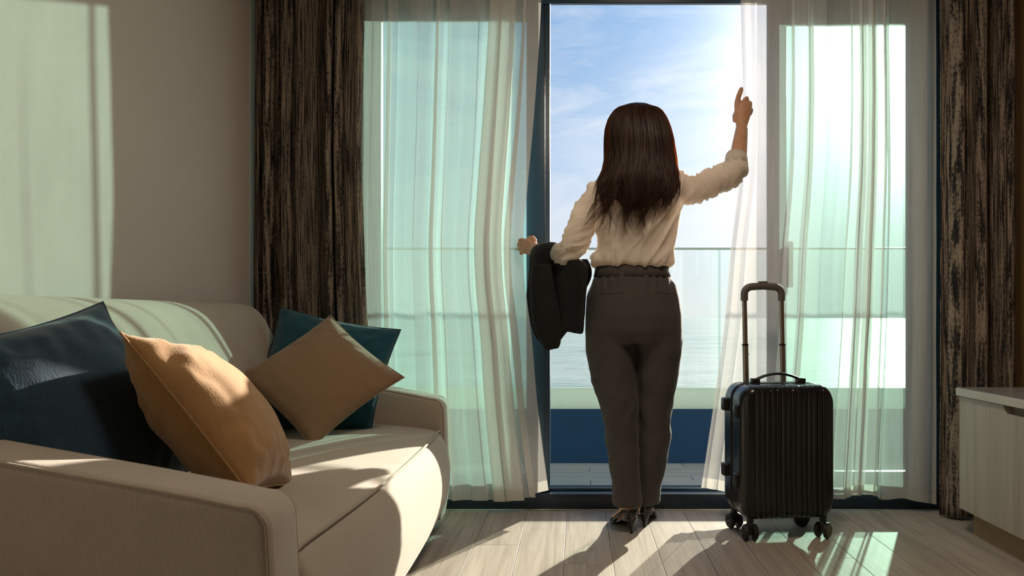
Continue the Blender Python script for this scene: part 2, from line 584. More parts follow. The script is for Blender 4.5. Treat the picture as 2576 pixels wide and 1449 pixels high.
# planks run towards the window
PW, PL = 0.174, 1.24
X0 = -0.044
def plank_mesh(L):
    mb = MB()
    g, c, h = 0.0006, 0.0010, 0.0055
    r = []
    for z, i in ((-h, g), (-c, g), (0.0, g + c)):
        r.append([(-PW / 2 + i, -L / 2 + i, z), (PW / 2 - i, -L / 2 + i, z), (PW / 2 - i, L / 2 - i, z), (-PW / 2 + i, L / 2 - i, z)])
    mb.rings(r)
    me = bpy.data.meshes.new('plank'); me.from_pydata(mb.v, [], mb.f)
    me.materials.append(M['plank'])
    return me
PM = {}
rnd = random.Random(4)
c0 = math.floor((XL - X0) / PW); c1 = math.ceil((XR - X0) / PW)
for ci in range(c0, c1):
    xc = X0 + (ci + 0.5) * PW
    if xc - PW / 2 < XL - 0.08 or xc + PW / 2 > XR + 0.1:
        continue
    j = 2.657 if ci == 0 else 2.657 + ((ci * 0.41) % 1.0) * PL
    y = j
    cuts = []
    k0 = math.floor((YB - j) / PL); k1 = math.ceil((YW - 0.03 - j) / PL)
    for k in range(k0, k1):
        a, e = max(j + k * PL, YB), min(j + (k + 1) * PL, YW - 0.045)
        if e - a < 0.03:
            continue
        L = round(e - a, 4)
        if L not in PM:
            PM[L] = plank_mesh(L)
        o = bpy.data.objects.new('plank', PM[L]); COL.objects.link(o)
        o.parent = floor; o.location = (xc, (a + e) / 2, 0.0)

b = MB(); b.box(XL - 0.2, XL, YB - 0.2, YW + 0.15, -0.14, ZC + 0.1)
struct('wall_left', b, M['wall'], 'pale grey textured wall behind the cream sofa', 'wall', smooth=False)
b = MB(); b.box(XR, XR + 0.2, YB - 0.2, YW + 0.15, -0.14, ZC + 0.1)
struct('wall_right', b, M['wall_warm'], 'warm oak panelled wall beside the low cabinet', 'wall', smooth=False)
b = MB(); b.box(XL, XR, YB - 0.2, YB, -0.006, ZC + 0.1)
struct('wall_back', b, M['wall_warm'], 'warm oak panelled wall opposite the window', 'wall', smooth=False)
b = MB(); b.box(XL, XR, YB, YW + 0.15, ZC, ZC + 0.1)
struct('ceiling', b, M['ceiling'], 'warm beige plaster ceiling of the room', 'ceiling', smooth=False)
# window wall: piers and head round the opening
WX0, WX1, WZ1 = -1.00, 1.66, 2.40
b = MB()
b.box(XL, WX0, YW, YW + 0.15, -0.14, ZC)
b.box(WX1, XR, YW, YW + 0.15, -0.14, ZC)
b.box(WX0, WX1, YW, YW + 0.15, WZ1, ZC)
struct('wall_window', b, M['wall'], 'wall around the wide balcony window, hidden by the dark curtains', 'wall', smooth=False)
b = MB(); b.rbox(WX0 - 0.05, WX1 + 0.05, YW - 0.045, YW - 0.03, -0.005, 0.004, 0.001, 1)
struct('trim_1', b, M['silver'], 'thin pale metal strip along the foot of the window', 'trim', smooth=False)

# fixed navy frame
win = empty('window_1', (0.3, YW, 0))
tag(win, 'tall navy framed balcony window with green tinted glass', 'window', kind='structure')
def bar(name, x0, x1, y0, y1, z0, z1, par, mat='navy', r=0.004):
    mb = MB(); mb.rbox(x0, x1, y0, y1, z0, z1, r, 2)
    return mb.build(name, M[mat], par, angle=40)
bar('sill_frame', WX0, WX1, YW - 0.03, YW + 0.155, -0.02, 0.070, win, 'navy_dark')
bar('sill_track', WX0, WX1, YW + 0.035, YW + 0.055, 0.0695, 0.082, win)
bar('head_frame', WX0, WX1, YW - 0.01, YW + 0.155, 2.352, WZ1, win)
bar('head_track', WX0, WX1, YW - 0.012, YW + 0.0, 2.293, 2.353, win)
bar('head_bead', WX0 + 0.05, WX1 - 0.05, YW + 0.040, YW + 0.046, 2.318, 2.353, win, 'silver', 0.001)
bar('jamb_frame', WX0, WX0 + 0.05, YW - 0.01, YW + 0.155, 0.07, 2.352, win)
bar('jamb_frame', WX1 - 0.05, WX1, YW - 0.01, YW + 0.155, 0.07, 2.352, win)

def sash(root, x0, x1, yc, ls, rs, zb=0.155, zt=2.225):
    y0, y1 = yc - 0.02, yc + 0.02
    bar('stile', x0, x0 + ls, y0, y1, 0.078, 2.351, root)
    bar('stile', x1 - rs, x1, y0, y1, 0.078, 2.351, root)
    bar('bottom_rail', x0 + ls, x1 - rs, y0 + 0.002, y1 - 0.002, 0.078, zb, root)
    bar('top_rail', x0 + ls, x1 - rs, y0 + 0.002, y1 - 0.002, zt, 2.351, root)
    mb = MB(); mb.box(x0 + ls - 0.004, x1 - rs + 0.004, yc - 0.004, yc + 0.004, zb - 0.004, zt + 0.004)
    mb.build('pane', M['glass'], root, smooth=False)

d1 = empty('door_1', (-0.55, YW + 0.03, 0.07))
tag(d1, 'navy framed glass leaf behind the sheer curtain next to the sofa', 'door', kind='structure')
sash(d1, WX0 + 0.05, -0.120, YW + 0.022, 0.06, 0.108)
# groove on the closing stile
bar('stile_bead', -0.146, -0.143, YW - 0.0005, YW + 0.004, 0.09, 2.29, d1, 'navy_dark', 0.0005)
bar('handle', -0.215, -0.190, YW - 0.040, YW + 0.004, 1.03, 1.24, d1, 'navy_dark', 0.004)
d2 = empty('door_2', (1.25, YW + 0.08, 0.07))
tag(d2, 'navy framed sliding glass leaf behind the suitcase and the sheer curtain', 'door', kind='structure')
sash(d2, 0.887, WX1 - 0.05, YW + 0.068, 0.085, 0.075)
bar('handle', 0.965, 0.990, YW + 0.005, YW + 0.050, 1.005, 1.215, d2, 'navy_dark', 0.004)

# ------------------------------------------------------------------ balcony and sea
BY = 4.49
bf = MB(); bf.box(-3.6, 4.6, YW + 0.15, BY + 0.25, -0.20, -0.012)
bfo = struct('balcony_floor', bf, M['navy_dark'], 'grey board floor of the balcony outside the window', 'floor', smooth=False)
nb = 8
bw = (BY - (YW + 0.11)) / nb
mb = MB(); mb.rbox(-1.0235, 1.0235, -bw / 2 + 0.002, bw / 2 - 0.002, -0.012, 0.0, 0.002, 1)
me0 = None
for r_ in range(nb):
    for k in range(4):
        if me0 is None:
            o = mb.build('deck_board', M['deck'], bfo, smooth=False); me0 = o.data
        else:
            o = bpy.data.objects.new('deck_board', me0); COL.objects.link(o); o.parent = bfo
        o.location = (-2.6 + k * 2.05 + (r_ % 3) * 0.55 - 0.4, YW + 0.11 + (r_ + 0.5) * bw, 0.0)
b = MB(); b.box(-3.6, 4.6, BY, BY + 0.13, -0.2, 0.322)
par = struct('balcony_parapet', b, M['parapet'], 'low blue painted parapet along the balcony edge', 'parapet', smooth=False)
b = MB(); b.rbox(-3.6, 4.6, BY - 0.004, BY + 0.02, 0.322, 0.448, 0.004, 2)
b.build('kerb_panel', M['kerb'], par, angle=40)
rl = empty('glass_railing', (0.3, BY + 0.01, 0.448))
tag(rl, 'clear glass balcony railing with a thin top rail', 'railing')
edges = [-3.6, -2.05, -0.62, 0.852, 2.28, 3.7]
for a, e in zip(edges, edges[1:]):
    mb = MB(); mb.box(a + 0.008, e - 0.008, BY + 0.004, BY + 0.016, 0.448, 1.272)
    mb.build('glass_panel', M['rail_glass'], rl, smooth=False)
for a in edges[1:-1]:
    mb = MB(); mb.rbox(a - 0.006, a + 0.006, BY + 0.002, BY + 0.018, 0.448, 1.272, 0.002, 1)
    mb.build('joint_bar', M['joint'], rl, smooth=False)
mb = MB(); mb.rbox(-3.6, 3.7, BY - 0.012, BY + 0.026, 1.270, 1.281, 0.004, 2)
mb.build('top_rail', M['rail'], rl, angle=40)
b = MB()
R_ = 9000.0
ring = [(R_ * math.cos(2 * PI * k / 64), R_ * math.sin(2 * PI * k / 64), -14.0) for k in range(64)]
b.add(ring, [tuple(range(64))])
sea = struct('sea', b, M['sea'], 'pale rippled sea beyond the balcony railing', 'sea', smooth=False)

# added fill lamp out of view, lifts the shaded side of the room
m, t, out = mat_new('fill_lamp_diffuser')
em = t.n('ShaderNodeEmission'); em.inputs[0].default_value = (1.0, 0.82, 0.64, 1); em.inputs[1].default_value = 25.5
t.l(em.outputs[0], out.inputs[0])
LMP = Vector((0.45, 1.78, ZC))
lamp = empty('added_fill_lamp', LMP)
tag(lamp, 'round warm white fill lamp added out of view under the ceiling', 'lamp')
mb = MB(); mb.tube([LMP, LMP + Vector((0, 0, -0.05))], 0.30, 40); mb.build('housing', M['fill_lamp_case'], lamp, angle=40)
mb = MB(); mb.tube([LMP + Vector((0, 0, -0.0502)), LMP + Vector((0, 0, -0.062))], [0.28, 0.26], 40); mb.build('diffuser', m, lamp, angle=40)

# ------------------------------------------------------------------ curtains
def curtain(root_name, label, cat, mat, hem_mat, Y0, ztop, left, right, bot, n, amp, over, seed, hem=0.045,
            nu=260, nz_=46, group=None, thick=0.0, warp=0.35, bell=0.3):
    """cloth hanging in folds; left/right: tables z->px edge, bot: table u->z of lower edge"""
    rn = random.Random(seed)
    ph = [rn.uniform(0, 2 * PI) for _ in range(8)]
    am = [rn.uniform(0.5, 1.0) for _ in range(8)]
    def plan(u, z):
        w = u + warp / n * (am[0] * math.sin(2 * PI * u * 1.7 + ph[0]) + am[1] * math.sin(2 * PI * u * 3.1 + ph[1]))
        k = (ztop - z) / ztop
        w += 0.012 * k * math.sin(2 * PI * u * 2.3 + ph[2]) + 0.004 * math.sin(z * 3.0 + ph[3] + u * 9)
        a = amp * (0.65 + 0.35 * math.sin(2 * PI * u * 2.2 + ph[4])) * (1 + bell * k)
        p = 2 * PI * n * w
        s = math.sin(p)
        y = a * s + 0.22 * a * math.sin(2 * p + ph[5] + 2 * k) + 0.006 * fbm(u * 9, z * 1.3, seed)
        dx = over * (0.6 + 0.4 * math.sin(2 * PI * u * 1.3 + ph[6])) * math.sin(2 * p) * a + over * 0.7 * a * math.cos(p + ph[7])
        return dx, y
    def pt(u, z, push=0.0):
        zl = left_px(z); zr = right_px(z)
        dx, y = plan(u, z)
        e = min(1.0, min(u, 1 - u) * 14)
        return Vector(((zl + (zr - zl) * u - VX) / F * Y0 + dx * e, Y0 + y + push, z))
    def left_px(z): return smooth_tab(VY + (EYE - z) * F / Y0, left)[0]
    def right_px(z): return smooth_tab(VY + (EYE - z) * F / Y0, right)[0]
    def sheet(f0, f1, rows_n, push=0.0):
        mb = MB(); rows = []; uvs = []
        for i in range(rows_n + 1):
            row = []
            for j in range(nu + 1):
                u = j / nu
                zb = smooth_tab(u, bot)[0]
                za, zc = f0(zb), f1(zb)
                z = za + (zc - za) * i / rows_n
                row.append(pt(u, z, push)); uvs.append((u, z))
            rows.append(row)
        mb.grid(rows)
        return mb, uvs
    def mk(mb, uvs, name, mat_, parent):
        me = bpy.data.meshes.new(name); me.from_pydata(mb.v, [], mb.f)
        lay = me.uv_layers.new(name='UVMap')
        idx = np.empty(len(me.loops), dtype=np.int32); me.loops.foreach_get('vertex_index', idx)
        u = np.array(uvs)[idx]
        lay.data.foreach_set('uv', u.ravel())
        o = link(name, me, mat_, parent)
        if thick:
            s = o.modifiers.new('t', 'SOLIDIFY'); s.thickness = thick; s.offset = 0
            mod_apply(o)
            o.data.polygons.foreach_set('use_smooth', [True] * len(o.data.polygons))
        return o
    mb, uvs = sheet(lambda zb: ztop, lambda zb: zb + (hem if hem_mat else 0), nz_)
    o = mk(mb, uvs, root_name, mat, None)
    tag(o, label, cat, group)
    if hem_mat:
        mb, uvs = sheet(lambda zb: zb + hem, lambda zb: zb, 4)
        mk(mb, uvs, 'hem', hem_mat, o)
    return o

curtain('sheer_curtain', 'white sheer curtain next to the dark curtain behind the sofa', 'curtain', M['sheer'], M['hem'], 3.352, 2.5,
        [(0, 905), (1300, 905)],
        [(-100, 1366), (0, 1362), (100, 1357), (300, 1343), (450, 1329), (600, 1315), (700, 1318), (850, 1338), (1000, 1350), (1150, 1368), (1260, 1384)],
        [(0, 0.055), (0.75, 0.055), (0.86, 0.06), (0.93, 0.085), (1.0, 0.105)],
        6, 0.021, 1.25, 11, warp=0.55)
curtain('sheer_curtain', 'white sheer curtain pushed aside by the woman, behind the suitcase', 'curtain', M['sheer'], M['hem'], 3.350, 2.5,
        [(-100, 1862), (0, 1862), (220, 1866), (400, 1863), (470, 1858), (620, 1838), (800, 1824), (1000, 1797), (1150, 1775), (1260, 1758)],
        [(0, 2356), (1300, 2356)],
        [(0, 0.115), (0.08, 0.10), (0.25, 0.07), (0.6, 0.06), (0.66, 0.085), (0.72, 0.085), (0.8, 0.045), (0.86, 0.065), (1.0, 0.035)],
        8.5, 0.019, 1.25, 23, warp=0.6)
curtain('blackout_curtain', 'dark brown streaked heavy curtain hanging behind the sofa', 'curtain', M['drape'], None, 3.250, 2.5,
        [(0, 642), (700, 637), (1300, 636)],
        [(0, 916), (400, 908), (600, 914), (900, 926), (1300, 930)],
        [(0, 0.012), (1, 0.012)], 6, 0.030, 0.5, 5, nu=220, group='heavy dark curtains', thick=0.004, bell=0.2)
curtain('blackout_curtain', 'dark brown streaked heavy curtain hanging behind the low cabinet', 'curtain', M['drape'], None, 3.235, 2.5,
        [(0, 2372), (600, 2376), (1300, 2372)],
        [(0, 2560), (1300, 2560)],
        [(0, 0.012), (1, 0.012)], 5, 0.034, 0.5, 9, nu=200, group='heavy dark curtains', thick=0.004, bell=0.2)

# ------------------------------------------------------------------ sofa
SY0, SY1 = 1.30, 3.165
sofa = empty('sofa', (-0.98, 2.245, 0))
tag(sofa, 'cream upholstered sofa with rounded arms and piped seams', 'sofa')
AT = 0.145
arm_top = [(-1.37, 0.686), (-1.20, 0.658), (-1.05, 0.632), (-0.80, 0.588), (-0.65, 0.560), (-0.585, 0.546)]
def arm_profile():
    p = [(-1.37, 0.055)] + arm_top
    cx, cz, r = -0.580, 0.496, 0.05
    for k in range(1, 7):
        a = PI / 2 - k * (PI / 2) / 6
        p.append((cx + r * math.cos(a), cz + r * math.sin(a)))
    p += [(-0.525, 0.40), (-0.520, 0.28), (-0.530, 0.15), (-0.545, 0.055)]
    return p
def arm(y0, y1):
    bm = bmesh.new()
    pr = arm_profile()
    a = [bm.verts.new((x, y0, z)) for x, z in pr]
    c = [bm.verts.new((x, y1, z)) for x, z in pr]
    bm.faces.new(a); bm.faces.new(list(reversed(c)))
    n = len(pr)
    for i in range(n):
        bm.faces.new((a[i], c[i], c[(i + 1) % n], a[(i + 1) % n]))
    bmesh.ops.recalc_face_normals(bm, faces=bm.faces[:])
    cap_edges = [e for e in bm.edges if abs(e.verts[0].co.y - e.verts[1].co.y) < 1e-6]
    bmesh.ops.bevel(bm, geom=cap_edges, offset=0.024, segments=5, profile=0.5, affect='EDGES')
    mb = MB(); bm.verts.index_update()
    mb.add([v.co for v in bm.verts], [[v.index for v in f.verts] for f in bm.faces]); bm.free()
    o = mb.build('arm', M['sofa'], sofa, angle=50)
    for yy, s in ((y0 + 0.008, -1), (y1 - 0.008, 1)):
        mp_ = MB()
        pts = [Vector((x + 0.0, yy, z)) for x, z in pr[1:]]
        # ease piping just outside the bevel
        q = []
        for i, p in enumerate(pts):
            t_ = (pts[min(i + 1, len(pts) - 1)] - pts[max(i - 1, 0)]).normalized()
            nrm_ = Vector((-t_.z, 0, t_.x))
            q.append(p - nrm_ * 0.0065)
        mp_.tube(q, 0.0042, 6)
        mp_.build('piping', M['sofa_pipe'], o)
    return o
arm(SY0, SY0 + AT)
arm(SY1 - AT, SY1)

# seat: profile swept along the sofa, front bowed a little
mb = MB(); rows = []
NS = 40
ya, yb = SY0 + AT - 0.012, SY1 - AT + 0.012
seat_edge = []
for i in range(NS + 1):
    tt = i / NS; y = ya + (yb - ya) * tt
    bow = 0.030 * (1 - (2 * tt - 1) ** 2)
    endz = 0.012 * (max(0, abs(2 * tt - 1) - 0.9) * 10) ** 2
    pr = [(-1.24, 0.06), (-1.24, 0.400), (-1.18, 0.428), (-1.05, 0.442), (-0.90, 0.448), (-0.75, 0.446), (-0.64, 0.438), (-0.575 + bow, 0.427), (-0.553 + bow, 0.420),
          (-0.540 + bow, 0.408), (-0.525 + bow, 0.38), (-0.508 + bow, 0.33), (-0.500 + bow, 0.26), (-0.505 + bow, 0.19), (-0.525 + bow * 0.9, 0.12), (-0.548 + bow * 0.8, 0.075), (-0.56 + bow * 0.8, 0.055)]
    row = []
    for x, z in pr:
        wob = 0.004 * fbm(x * 6, y * 4, z * 6) if z > 0.1 else 0
        row.append((x, y, z - (endz if z > 0.38 else 0) + wob))
    seat_edge.append(Vector((-0.546 + bow, y, 0.4195 - endz + 0.002)))
    rows.append(row)
mb.rings(rows)
seat = mb.build('seat', M['sofa'], sofa, angle=60)
s = seat.modifiers.new('s', 'SUBSURF'); s.levels = 1; s.render_levels = 1
mod_apply(seat)
mb = MB(); mb.tube(seat_edge, 0.0045, 6); mb.build('piping', M['sofa_pipe'], seat)
# backrest
mb = MB(); rows = []
for i in range(NS + 1):
    tt = i / NS; y = SY0 + 0.03 + (SY1 - SY0 - 0.06) * tt
    e = (max(0, abs(2 * tt - 1) - 0.86) / 0.14)
    dz = 0.05 * e ** 2.2; dx = 0.03 * e ** 2
    pr = [(-1.382, 0.06), (-1.382, 0.80), (-1.380, 0.885), (-1.366, 0.914), (-1.338, 0.925), (-1.305, 0.918), (-1.272, 0.893), (-1.246, 0.85), (-1.222, 0.78),
          (-1.190, 0.68), (-1.172, 0.56), (-1.158, 0.45), (-1.15, 0.38), (-1.17, 0.06)]
    row = []
    for x, z in pr:
        k = max(0, (z - 0.4) / 0.52)
        row.append((x - (dx if x > -1.3 else 0) * k + (0.004 * fbm(x * 5, y * 3, z * 5) if x > -1.36 else 0), y, z - dz * k))
    rows.append(row)
mb.rings(rows)
back = mb.build('backrest', M['sofa'], sofa, angle=70)
s = back.modifiers.new('s', 'SUBSURF'); s.levels = 1; s.render_levels = 1
mod_apply(back)
mb = MB(); mb.rbox(-1.32, -0.60, SY0 + 0.05, SY1 - 0.05, 0.0, 0.065, 0.004, 1)
mb.build('plinth', M['sofa_base'], sofa, smooth=False)

# ------------------------------------------------------------------ cushions
def cushion(label, mat, size, thick, center, xdir, zdir, seed, sag=0.0, wr=0.010):
    """square cushion: pinched corners, pillowy middle, creases"""
    N = 44
    xd = Vector(xdir).normalized()
    zd = Vector(zdir); zd = (zd - xd * zd.dot(xd)).normalized()
    nd = xd.cross(zd)           # faces the viewer
    c = Vector(center)
    def surf(a, b_, side):
        ea, eb = 1 - abs(a) ** 2.4, 1 - abs(b_) ** 2.4
        h = (max(ea, 0) ** 0.62) * (max(eb, 0) ** 0.62)
        pin = 1 - 0.075 * (1 - a * a) * abs(b_) ** 3
        pin2 = 1 - 0.075 * (1 - b_ * b_) * abs(a) ** 3
        x = a * size / 2 * pin2; z = b_ * size / 2 * pin
        # creases running inwards from the seams
        edge = max(abs(a), abs(b_))
        cr = wr * math.exp(-((edge - 0.78) / 0.2) ** 2) * noise.noise(Vector((a * 6 + seed, b_ * 6, seed + side * 3.3)))
        cr += 0.8 * wr * noise.noise(Vector((a * 2.2 + seed * 2, b_ * 2.2, side))) * h
        y = side * (thick / 2 * h + cr * min(1, (1 - edge) * 8))
        z -= sag * (1 - b_) * 0.5 * h * 0.15
        return c + xd * x + zd * z + nd * y
    mb = MB()
    for side in (1, -1):
        mb.grid([[surf(-1 + 2 * j / N, -1 + 2 * i / N, side) for j in range(N + 1)] for i in range(N + 1)])
    o = mb.build('cushion', mat, None)
    bm = bmesh.new(); bm.from_mesh(o.data)
    bmesh.ops.remove_doubles(bm, verts=bm.verts[:], dist=0.0008)
    bmesh.ops.recalc_face_normals(bm, faces=bm.faces[:])
    bm.to_mesh(o.data); bm.free()
    o.data.polygons.foreach_set('use_smooth', [True] * len(o.data.polygons))
    rim = []
    for k in range(4 * 20):
        q, r_ = divmod(k, 20); tt = -1 + 2 * r_ / 20
        a, b_ = [(tt, -1), (1, tt), (-tt, 1), (-1, -tt)][q]
        rim.append(surf(a, b_, 1))
    mb = MB(); mb.tube(rim, 0.0028, 5, closed=True)
    mb.build('seam', mat, o)
    tag(o, label, 'cushion', 'cushions on the sofa')
    return o

def rotz(v, a):
    return Matrix.Rotation(a, 3, 'Z') @ Vector(v)
# large blue against the back, by the near arm
cushion('large dark blue cushion with a patch of sunlight, leaning behind the ochre cushion', M['blue'], 0.46, 0.17,
        (-1.085, 1.635, 0.652), (0.06, 0.40, 0.084), (-0.196, -0.06, 0.428), 1.3)
cushion('ochre cushion propped on edge against the large dark blue cushion', M['tan'], 0.44, 0.21,
        (-0.855, 1.795, 0.628), (-0.155, 0.96, -0.18), (-0.59, -0.17, 0.79), 4.1, wr=0.013)
cushion('deep teal cushion tucked in the corner behind the taupe cushion', M['teal'], 0.485, 0.15,
        (-0.985, 2.945, 0.650), (0.47, 0.03, -0.09), (-0.05, 0.17, 0.36), 7.7)
d2_, d1_ = Vector((0.99, 0.10, -0.12)).normalized(), Vector((-0.23, 0.60, 0.76)).normalized()
cushion('taupe cushion standing on its corner in front of the deep teal cushion', M['taupe'], 0.415, 0.14,
        (-0.930, 2.760, 0.650), d2_ - d1_, d2_ + d1_, 9.9, wr=0.006)

# ------------------------------------------------------------------ cabinet
CX, CY1, CY0 = 1.544, 3.04, 1.00
cab = empty('low_cabinet', (1.74, 2.0, 0))
tag(cab, 'low pale wood cabinet with a stone top against the wall', 'cabinet')
mb = MB(); mb.box(CX + 0.022, XR - 0.004, CY0, CY1 - 0.002, 0.105, 0.553); mb.build('body', M['cab_in'], cab, smooth=False)
mb = MB(); mb.rbox(CX - 0.012, XR - 0.004, CY0 - 0.01, CY1 + 0.012, 0.553, 0.583, 0.002, 1); top = mb.build('top', M['cab_edge'], cab, smooth=False)
mb = MB(); mb.box(CX - 0.008, XR - 0.006, CY0 - 0.006, CY1 + 0.008, 0.5832, 0.5862); mb.build('stone_slab', M['cab_top'], top, smooth=False)
mb = MB(); mb.box(CX + 0.048, XR - 0.01, CY0 + 0.03, CY1 - 0.012, 0.0, 0.105); mb.build('plinth', M['cab_base'], cab, smooth=False)
mb = MB(); mb.box(CX + 0.02, XR - 0.004, CY1 - 0.002, CY1 + 0.006, 0.100, 0.553); mb.build('end_panel', M['cab'], cab, smooth=False)
def front(y0, y1, h0, h1):
    poly = [(y0, 0.100), (y1, 0.100), (y1, 0.550), (h1, 0.550), (h1 - 0.025, 0.522), (h0 + 0.025, 0.522), (h0, 0.550), (y0, 0.550)]
    # notch split into convex pieces keeps the caps clean
    mb = MB()
    mb.prism([(y0, 0.100), (y1, 0.100), (y1, 0.522), (y0, 0.522)], 'x', CX, CX + 0.020)
    mb.prism([(y0, 0.522), (h0 + 0.025, 0.522), (h0, 0.550), (y0, 0.550)], 'x', CX, CX + 0.020)
    mb.prism([(h1 - 0.025, 0.522), (y1, 0.522), (y1, 0.550), (h1, 0.550)], 'x', CX, CX + 0.020)
    return mb.build('drawer_front', M['cab'], cab, smooth=False)
front(2.02, CY1 + 0.004, 2.36, 2.735)
front(CY0, 2.016, 1.32, 1.70)

# ------------------------------------------------------------------ suitcase
SC = Vector((0.812, 3.045, 0.0)); SA = math.radians(7.0)
case = empty('suitcase', SC)
tag(case, 'black ribbed hard shell suitcase with its trolley handle pulled up', 'suitcase')
SM = Matrix.Translation(SC) @ Matrix.Rotation(SA, 4, 'Z')
def sbuild(mb, name, mat, parent=case, **kw):
    mb.v = [tuple(SM @ Vector(p)) for p in mb.v]
    return mb.build(name, mat, parent, **kw)
CW, CZ0, CZ1 = 0.385, 0.082, 0.602
def shell(y0, y1):
    """half shell: loops in the depth/height plane stepped across the width"""
    mb = MB(); rows = []
    r = 0.062; nx = 150
    pitch = 0.0208
    outer = y0 if abs(y0) > abs(y1) else y1
    for i in range(nx + 1):
        u = i / nx
        # finer steps at the rounded ends
        x = -CW / 2 + CW * (0.5 - 0.5 * math.cos(PI * u)) * 0.5 + CW * u * 0.5
        e = abs(x) - (CW / 2 - r)
        ins = r - math.sqrt(max(r * r - e * e, 0)) if e > 0 else 0.0
        fade = 1 - min(1, max(0, (abs(x) - 0.138) / 0.012))
        fr = (x / pitch) % 1.0
        rib = -0.0038 * fade * max(0.0, 1 - abs((fr - 0.5) / 0.16) ** 2) if abs((fr - 0.5)) < 0.16 else 0.0
        off = rib
        hz0, hz1 = CZ0 + ins - off, CZ1 - ins + off
        ins_y = min(ins * 0.62, abs(y1 - y0) * 0.45)
        yo = outer + (ins_y if outer < 0 else -ins_y) - (off if outer < 0 else -off)
        yi = y1 if outer == y0 else y0
        rc = 0.036
        loop = []
        sgn = 1 if outer < 0 else -1
        for cz, s2, aa in ((hz0 + rc, -1, 0), (hz1 - rc, 1, 1)):
            arc = []
            for k in range(8):
                a = (PI / 2) * k / 7
                arc.append((yo + sgn * rc * (1 - math.sin(a)), cz + s2 * rc * math.cos(a)))
            if aa: arc.reverse()
            loop += arc
        loop += [(yi, hz1), (yi, hz0)]
        rows.append([(x, q[0], q[1]) for q in loop])
    mb.rings(rows)
    return mb
sbuild(shell(-0.122, -0.008), 'front_shell', M['shell'], angle=35)
sbuild(shell(0.122, 0.008), 'back_shell', M['shell'], angle=35)
# zip between the halves
def zip_loop(inset, yy):
    pts = []
    r = 0.06 - inset
    for cx, cz, a0 in ((CW / 2 - 0.06, CZ1 - 0.06, 0), (-CW / 2 + 0.06, CZ1 - 0.06, PI / 2), (-CW / 2 + 0.06, CZ0 + 0.06, PI), (CW / 2 - 0.06, CZ0 + 0.06, 1.5 * PI)):
        for k in range(9):
            a = a0 + (PI / 2) * k / 8
            pts.append((cx + r * math.cos(a), yy, cz + r * math.sin(a)))
    return pts
mb = MB(); mb.tube(zip_loop(0.007, 0.0), [(0.004, 0.011)] * 36, 8, closed=True, ref=(1, 0, 0)); sbuild(mb, 'zip', M['zip'])
for yy in (-0.011, 0.011):
    mb = MB(); mb.tube(zip_loop(0.0015, yy), 0.0035, 6, closed=True); sbuild(mb, 'rim', M['shell'])
for yy in (-0.045, -0.030, 0.030):
    mb = MB(); mb.tube(zip_loop(0.0030 if yy > -0.04 else 0.0045, yy), 0.0028, 6, closed=True); sbuild(mb, 'rim', M['shell'])
# side feet
for yy, zz in ((0.060, 0.515), (0.060, 0.250), (-0.062, 0.500), (-0.062, 0.232)):
    mb = MB(); mb.rbox(-CW / 2 - (0.020 if yy > 0 else 0.012), -CW / 2 + 0.03, yy - 0.020, yy + 0.020, zz - 0.026, zz + 0.026, 0.006, 2)
    sbuild(mb, 'side_foot', M['plastic'], angle=50)
# carry handle
pts = []; rad = []
for k in range(21):
    tt = -1 + 2 * k / 20
    pts.append((0.004 + tt * 0.098, 0.010, CZ1 + 0.012 + 0.026 * (1 - abs(tt) ** 2.0)))
    rad.append((0.0055, 0.013))
mb = MB(); mb.tube(pts, rad, 10, ref=(0, 0, 1)); h = sbuild(mb, 'carry_handle', M['plastic'])
for sx in (-1, 1):
    mb = MB(); mb.rbox(0.004 + sx * 0.096 - 0.017, 0.004 + sx * 0.096 + 0.017, -0.006, 0.026, CZ1 - 0.004, CZ1 + 0.020, 0.004, 2)
    sbuild(mb, 'handle_mount', M['plastic'], h, angle=50)
# trolley handle
th_ = None
gx = 0.080; gy = 0.098
for sx in (-1, 1):
    xo = -0.017 + sx * gx
    lean = -0.008
    mb = MB(); mb.tube([(xo, gy, CZ1 - 0.03), (xo + lean * 0.5, gy, 0.755)], [(0.0105, 0.0125)] * 2, 14, ref=(0, 1, 0)); o1 = sbuild(mb, 'outer_tube', M['alu'], angle=50)
    mb = MB(); mb.tube([(xo + lean * 0.5, gy, 0.750), (xo + lean * 0.5, gy, 0.758)], [(0.0115, 0.0135)] * 2, 14, ref=(0, 1, 0)); sbuild(mb, 'collar', M['plastic'], o1, angle=50)
    mb = MB(); mb.tube([(xo + lean * 0.5, gy, 0.757), (xo + lean, gy, 0.955)], [(0.0085, 0.0105)] * 2, 14, ref=(0, 1, 0)); sbuild(mb, 'inner_tube', M['alu'], angle=50)
    for zz in (0.715, 0.735) if sx > 0 else (0.715,):
        mb = MB(); mb.ball((xo - sx * 0.0105, gy - 0.004, zz), 0.002, 0.002, 0.002, 8, 5); sbuild(mb, 'lock_pin', M['plastic'], o1)
pts = []
xl, xr_, zt_ = -0.017 - gx - 0.008, -0.017 + gx - 0.008, 0.999
pts.append((xl, gy, 0.937)); pts.append((xl, gy, 0.955))
for k in range(7):
    a = PI - (PI / 2) * k / 6; pts.append((xl + 0.034 + 0.034 * math.cos(a), gy, zt_ - 0.034 + 0.030 * math.sin(a)))
pts.append(((xl + xr_) / 2, gy, zt_ - 0.001))
for k in range(7):
    a = PI / 2 - (PI / 2) * k / 6; pts.append((xr_ - 0.034 + 0.034 * math.cos(a), gy, zt_ - 0.034 + 0.030 * math.sin(a)))
pts.append((xr_, gy, 0.955)); pts.append((xr_, gy, 0.937))
mb = MB(); mb.tube(pts, [(0.0135, 0.0155)] * len(pts), 14, ref=(0, 1, 0)); g_ = sbuild(mb, 'grip', M['grip'], angle=60)
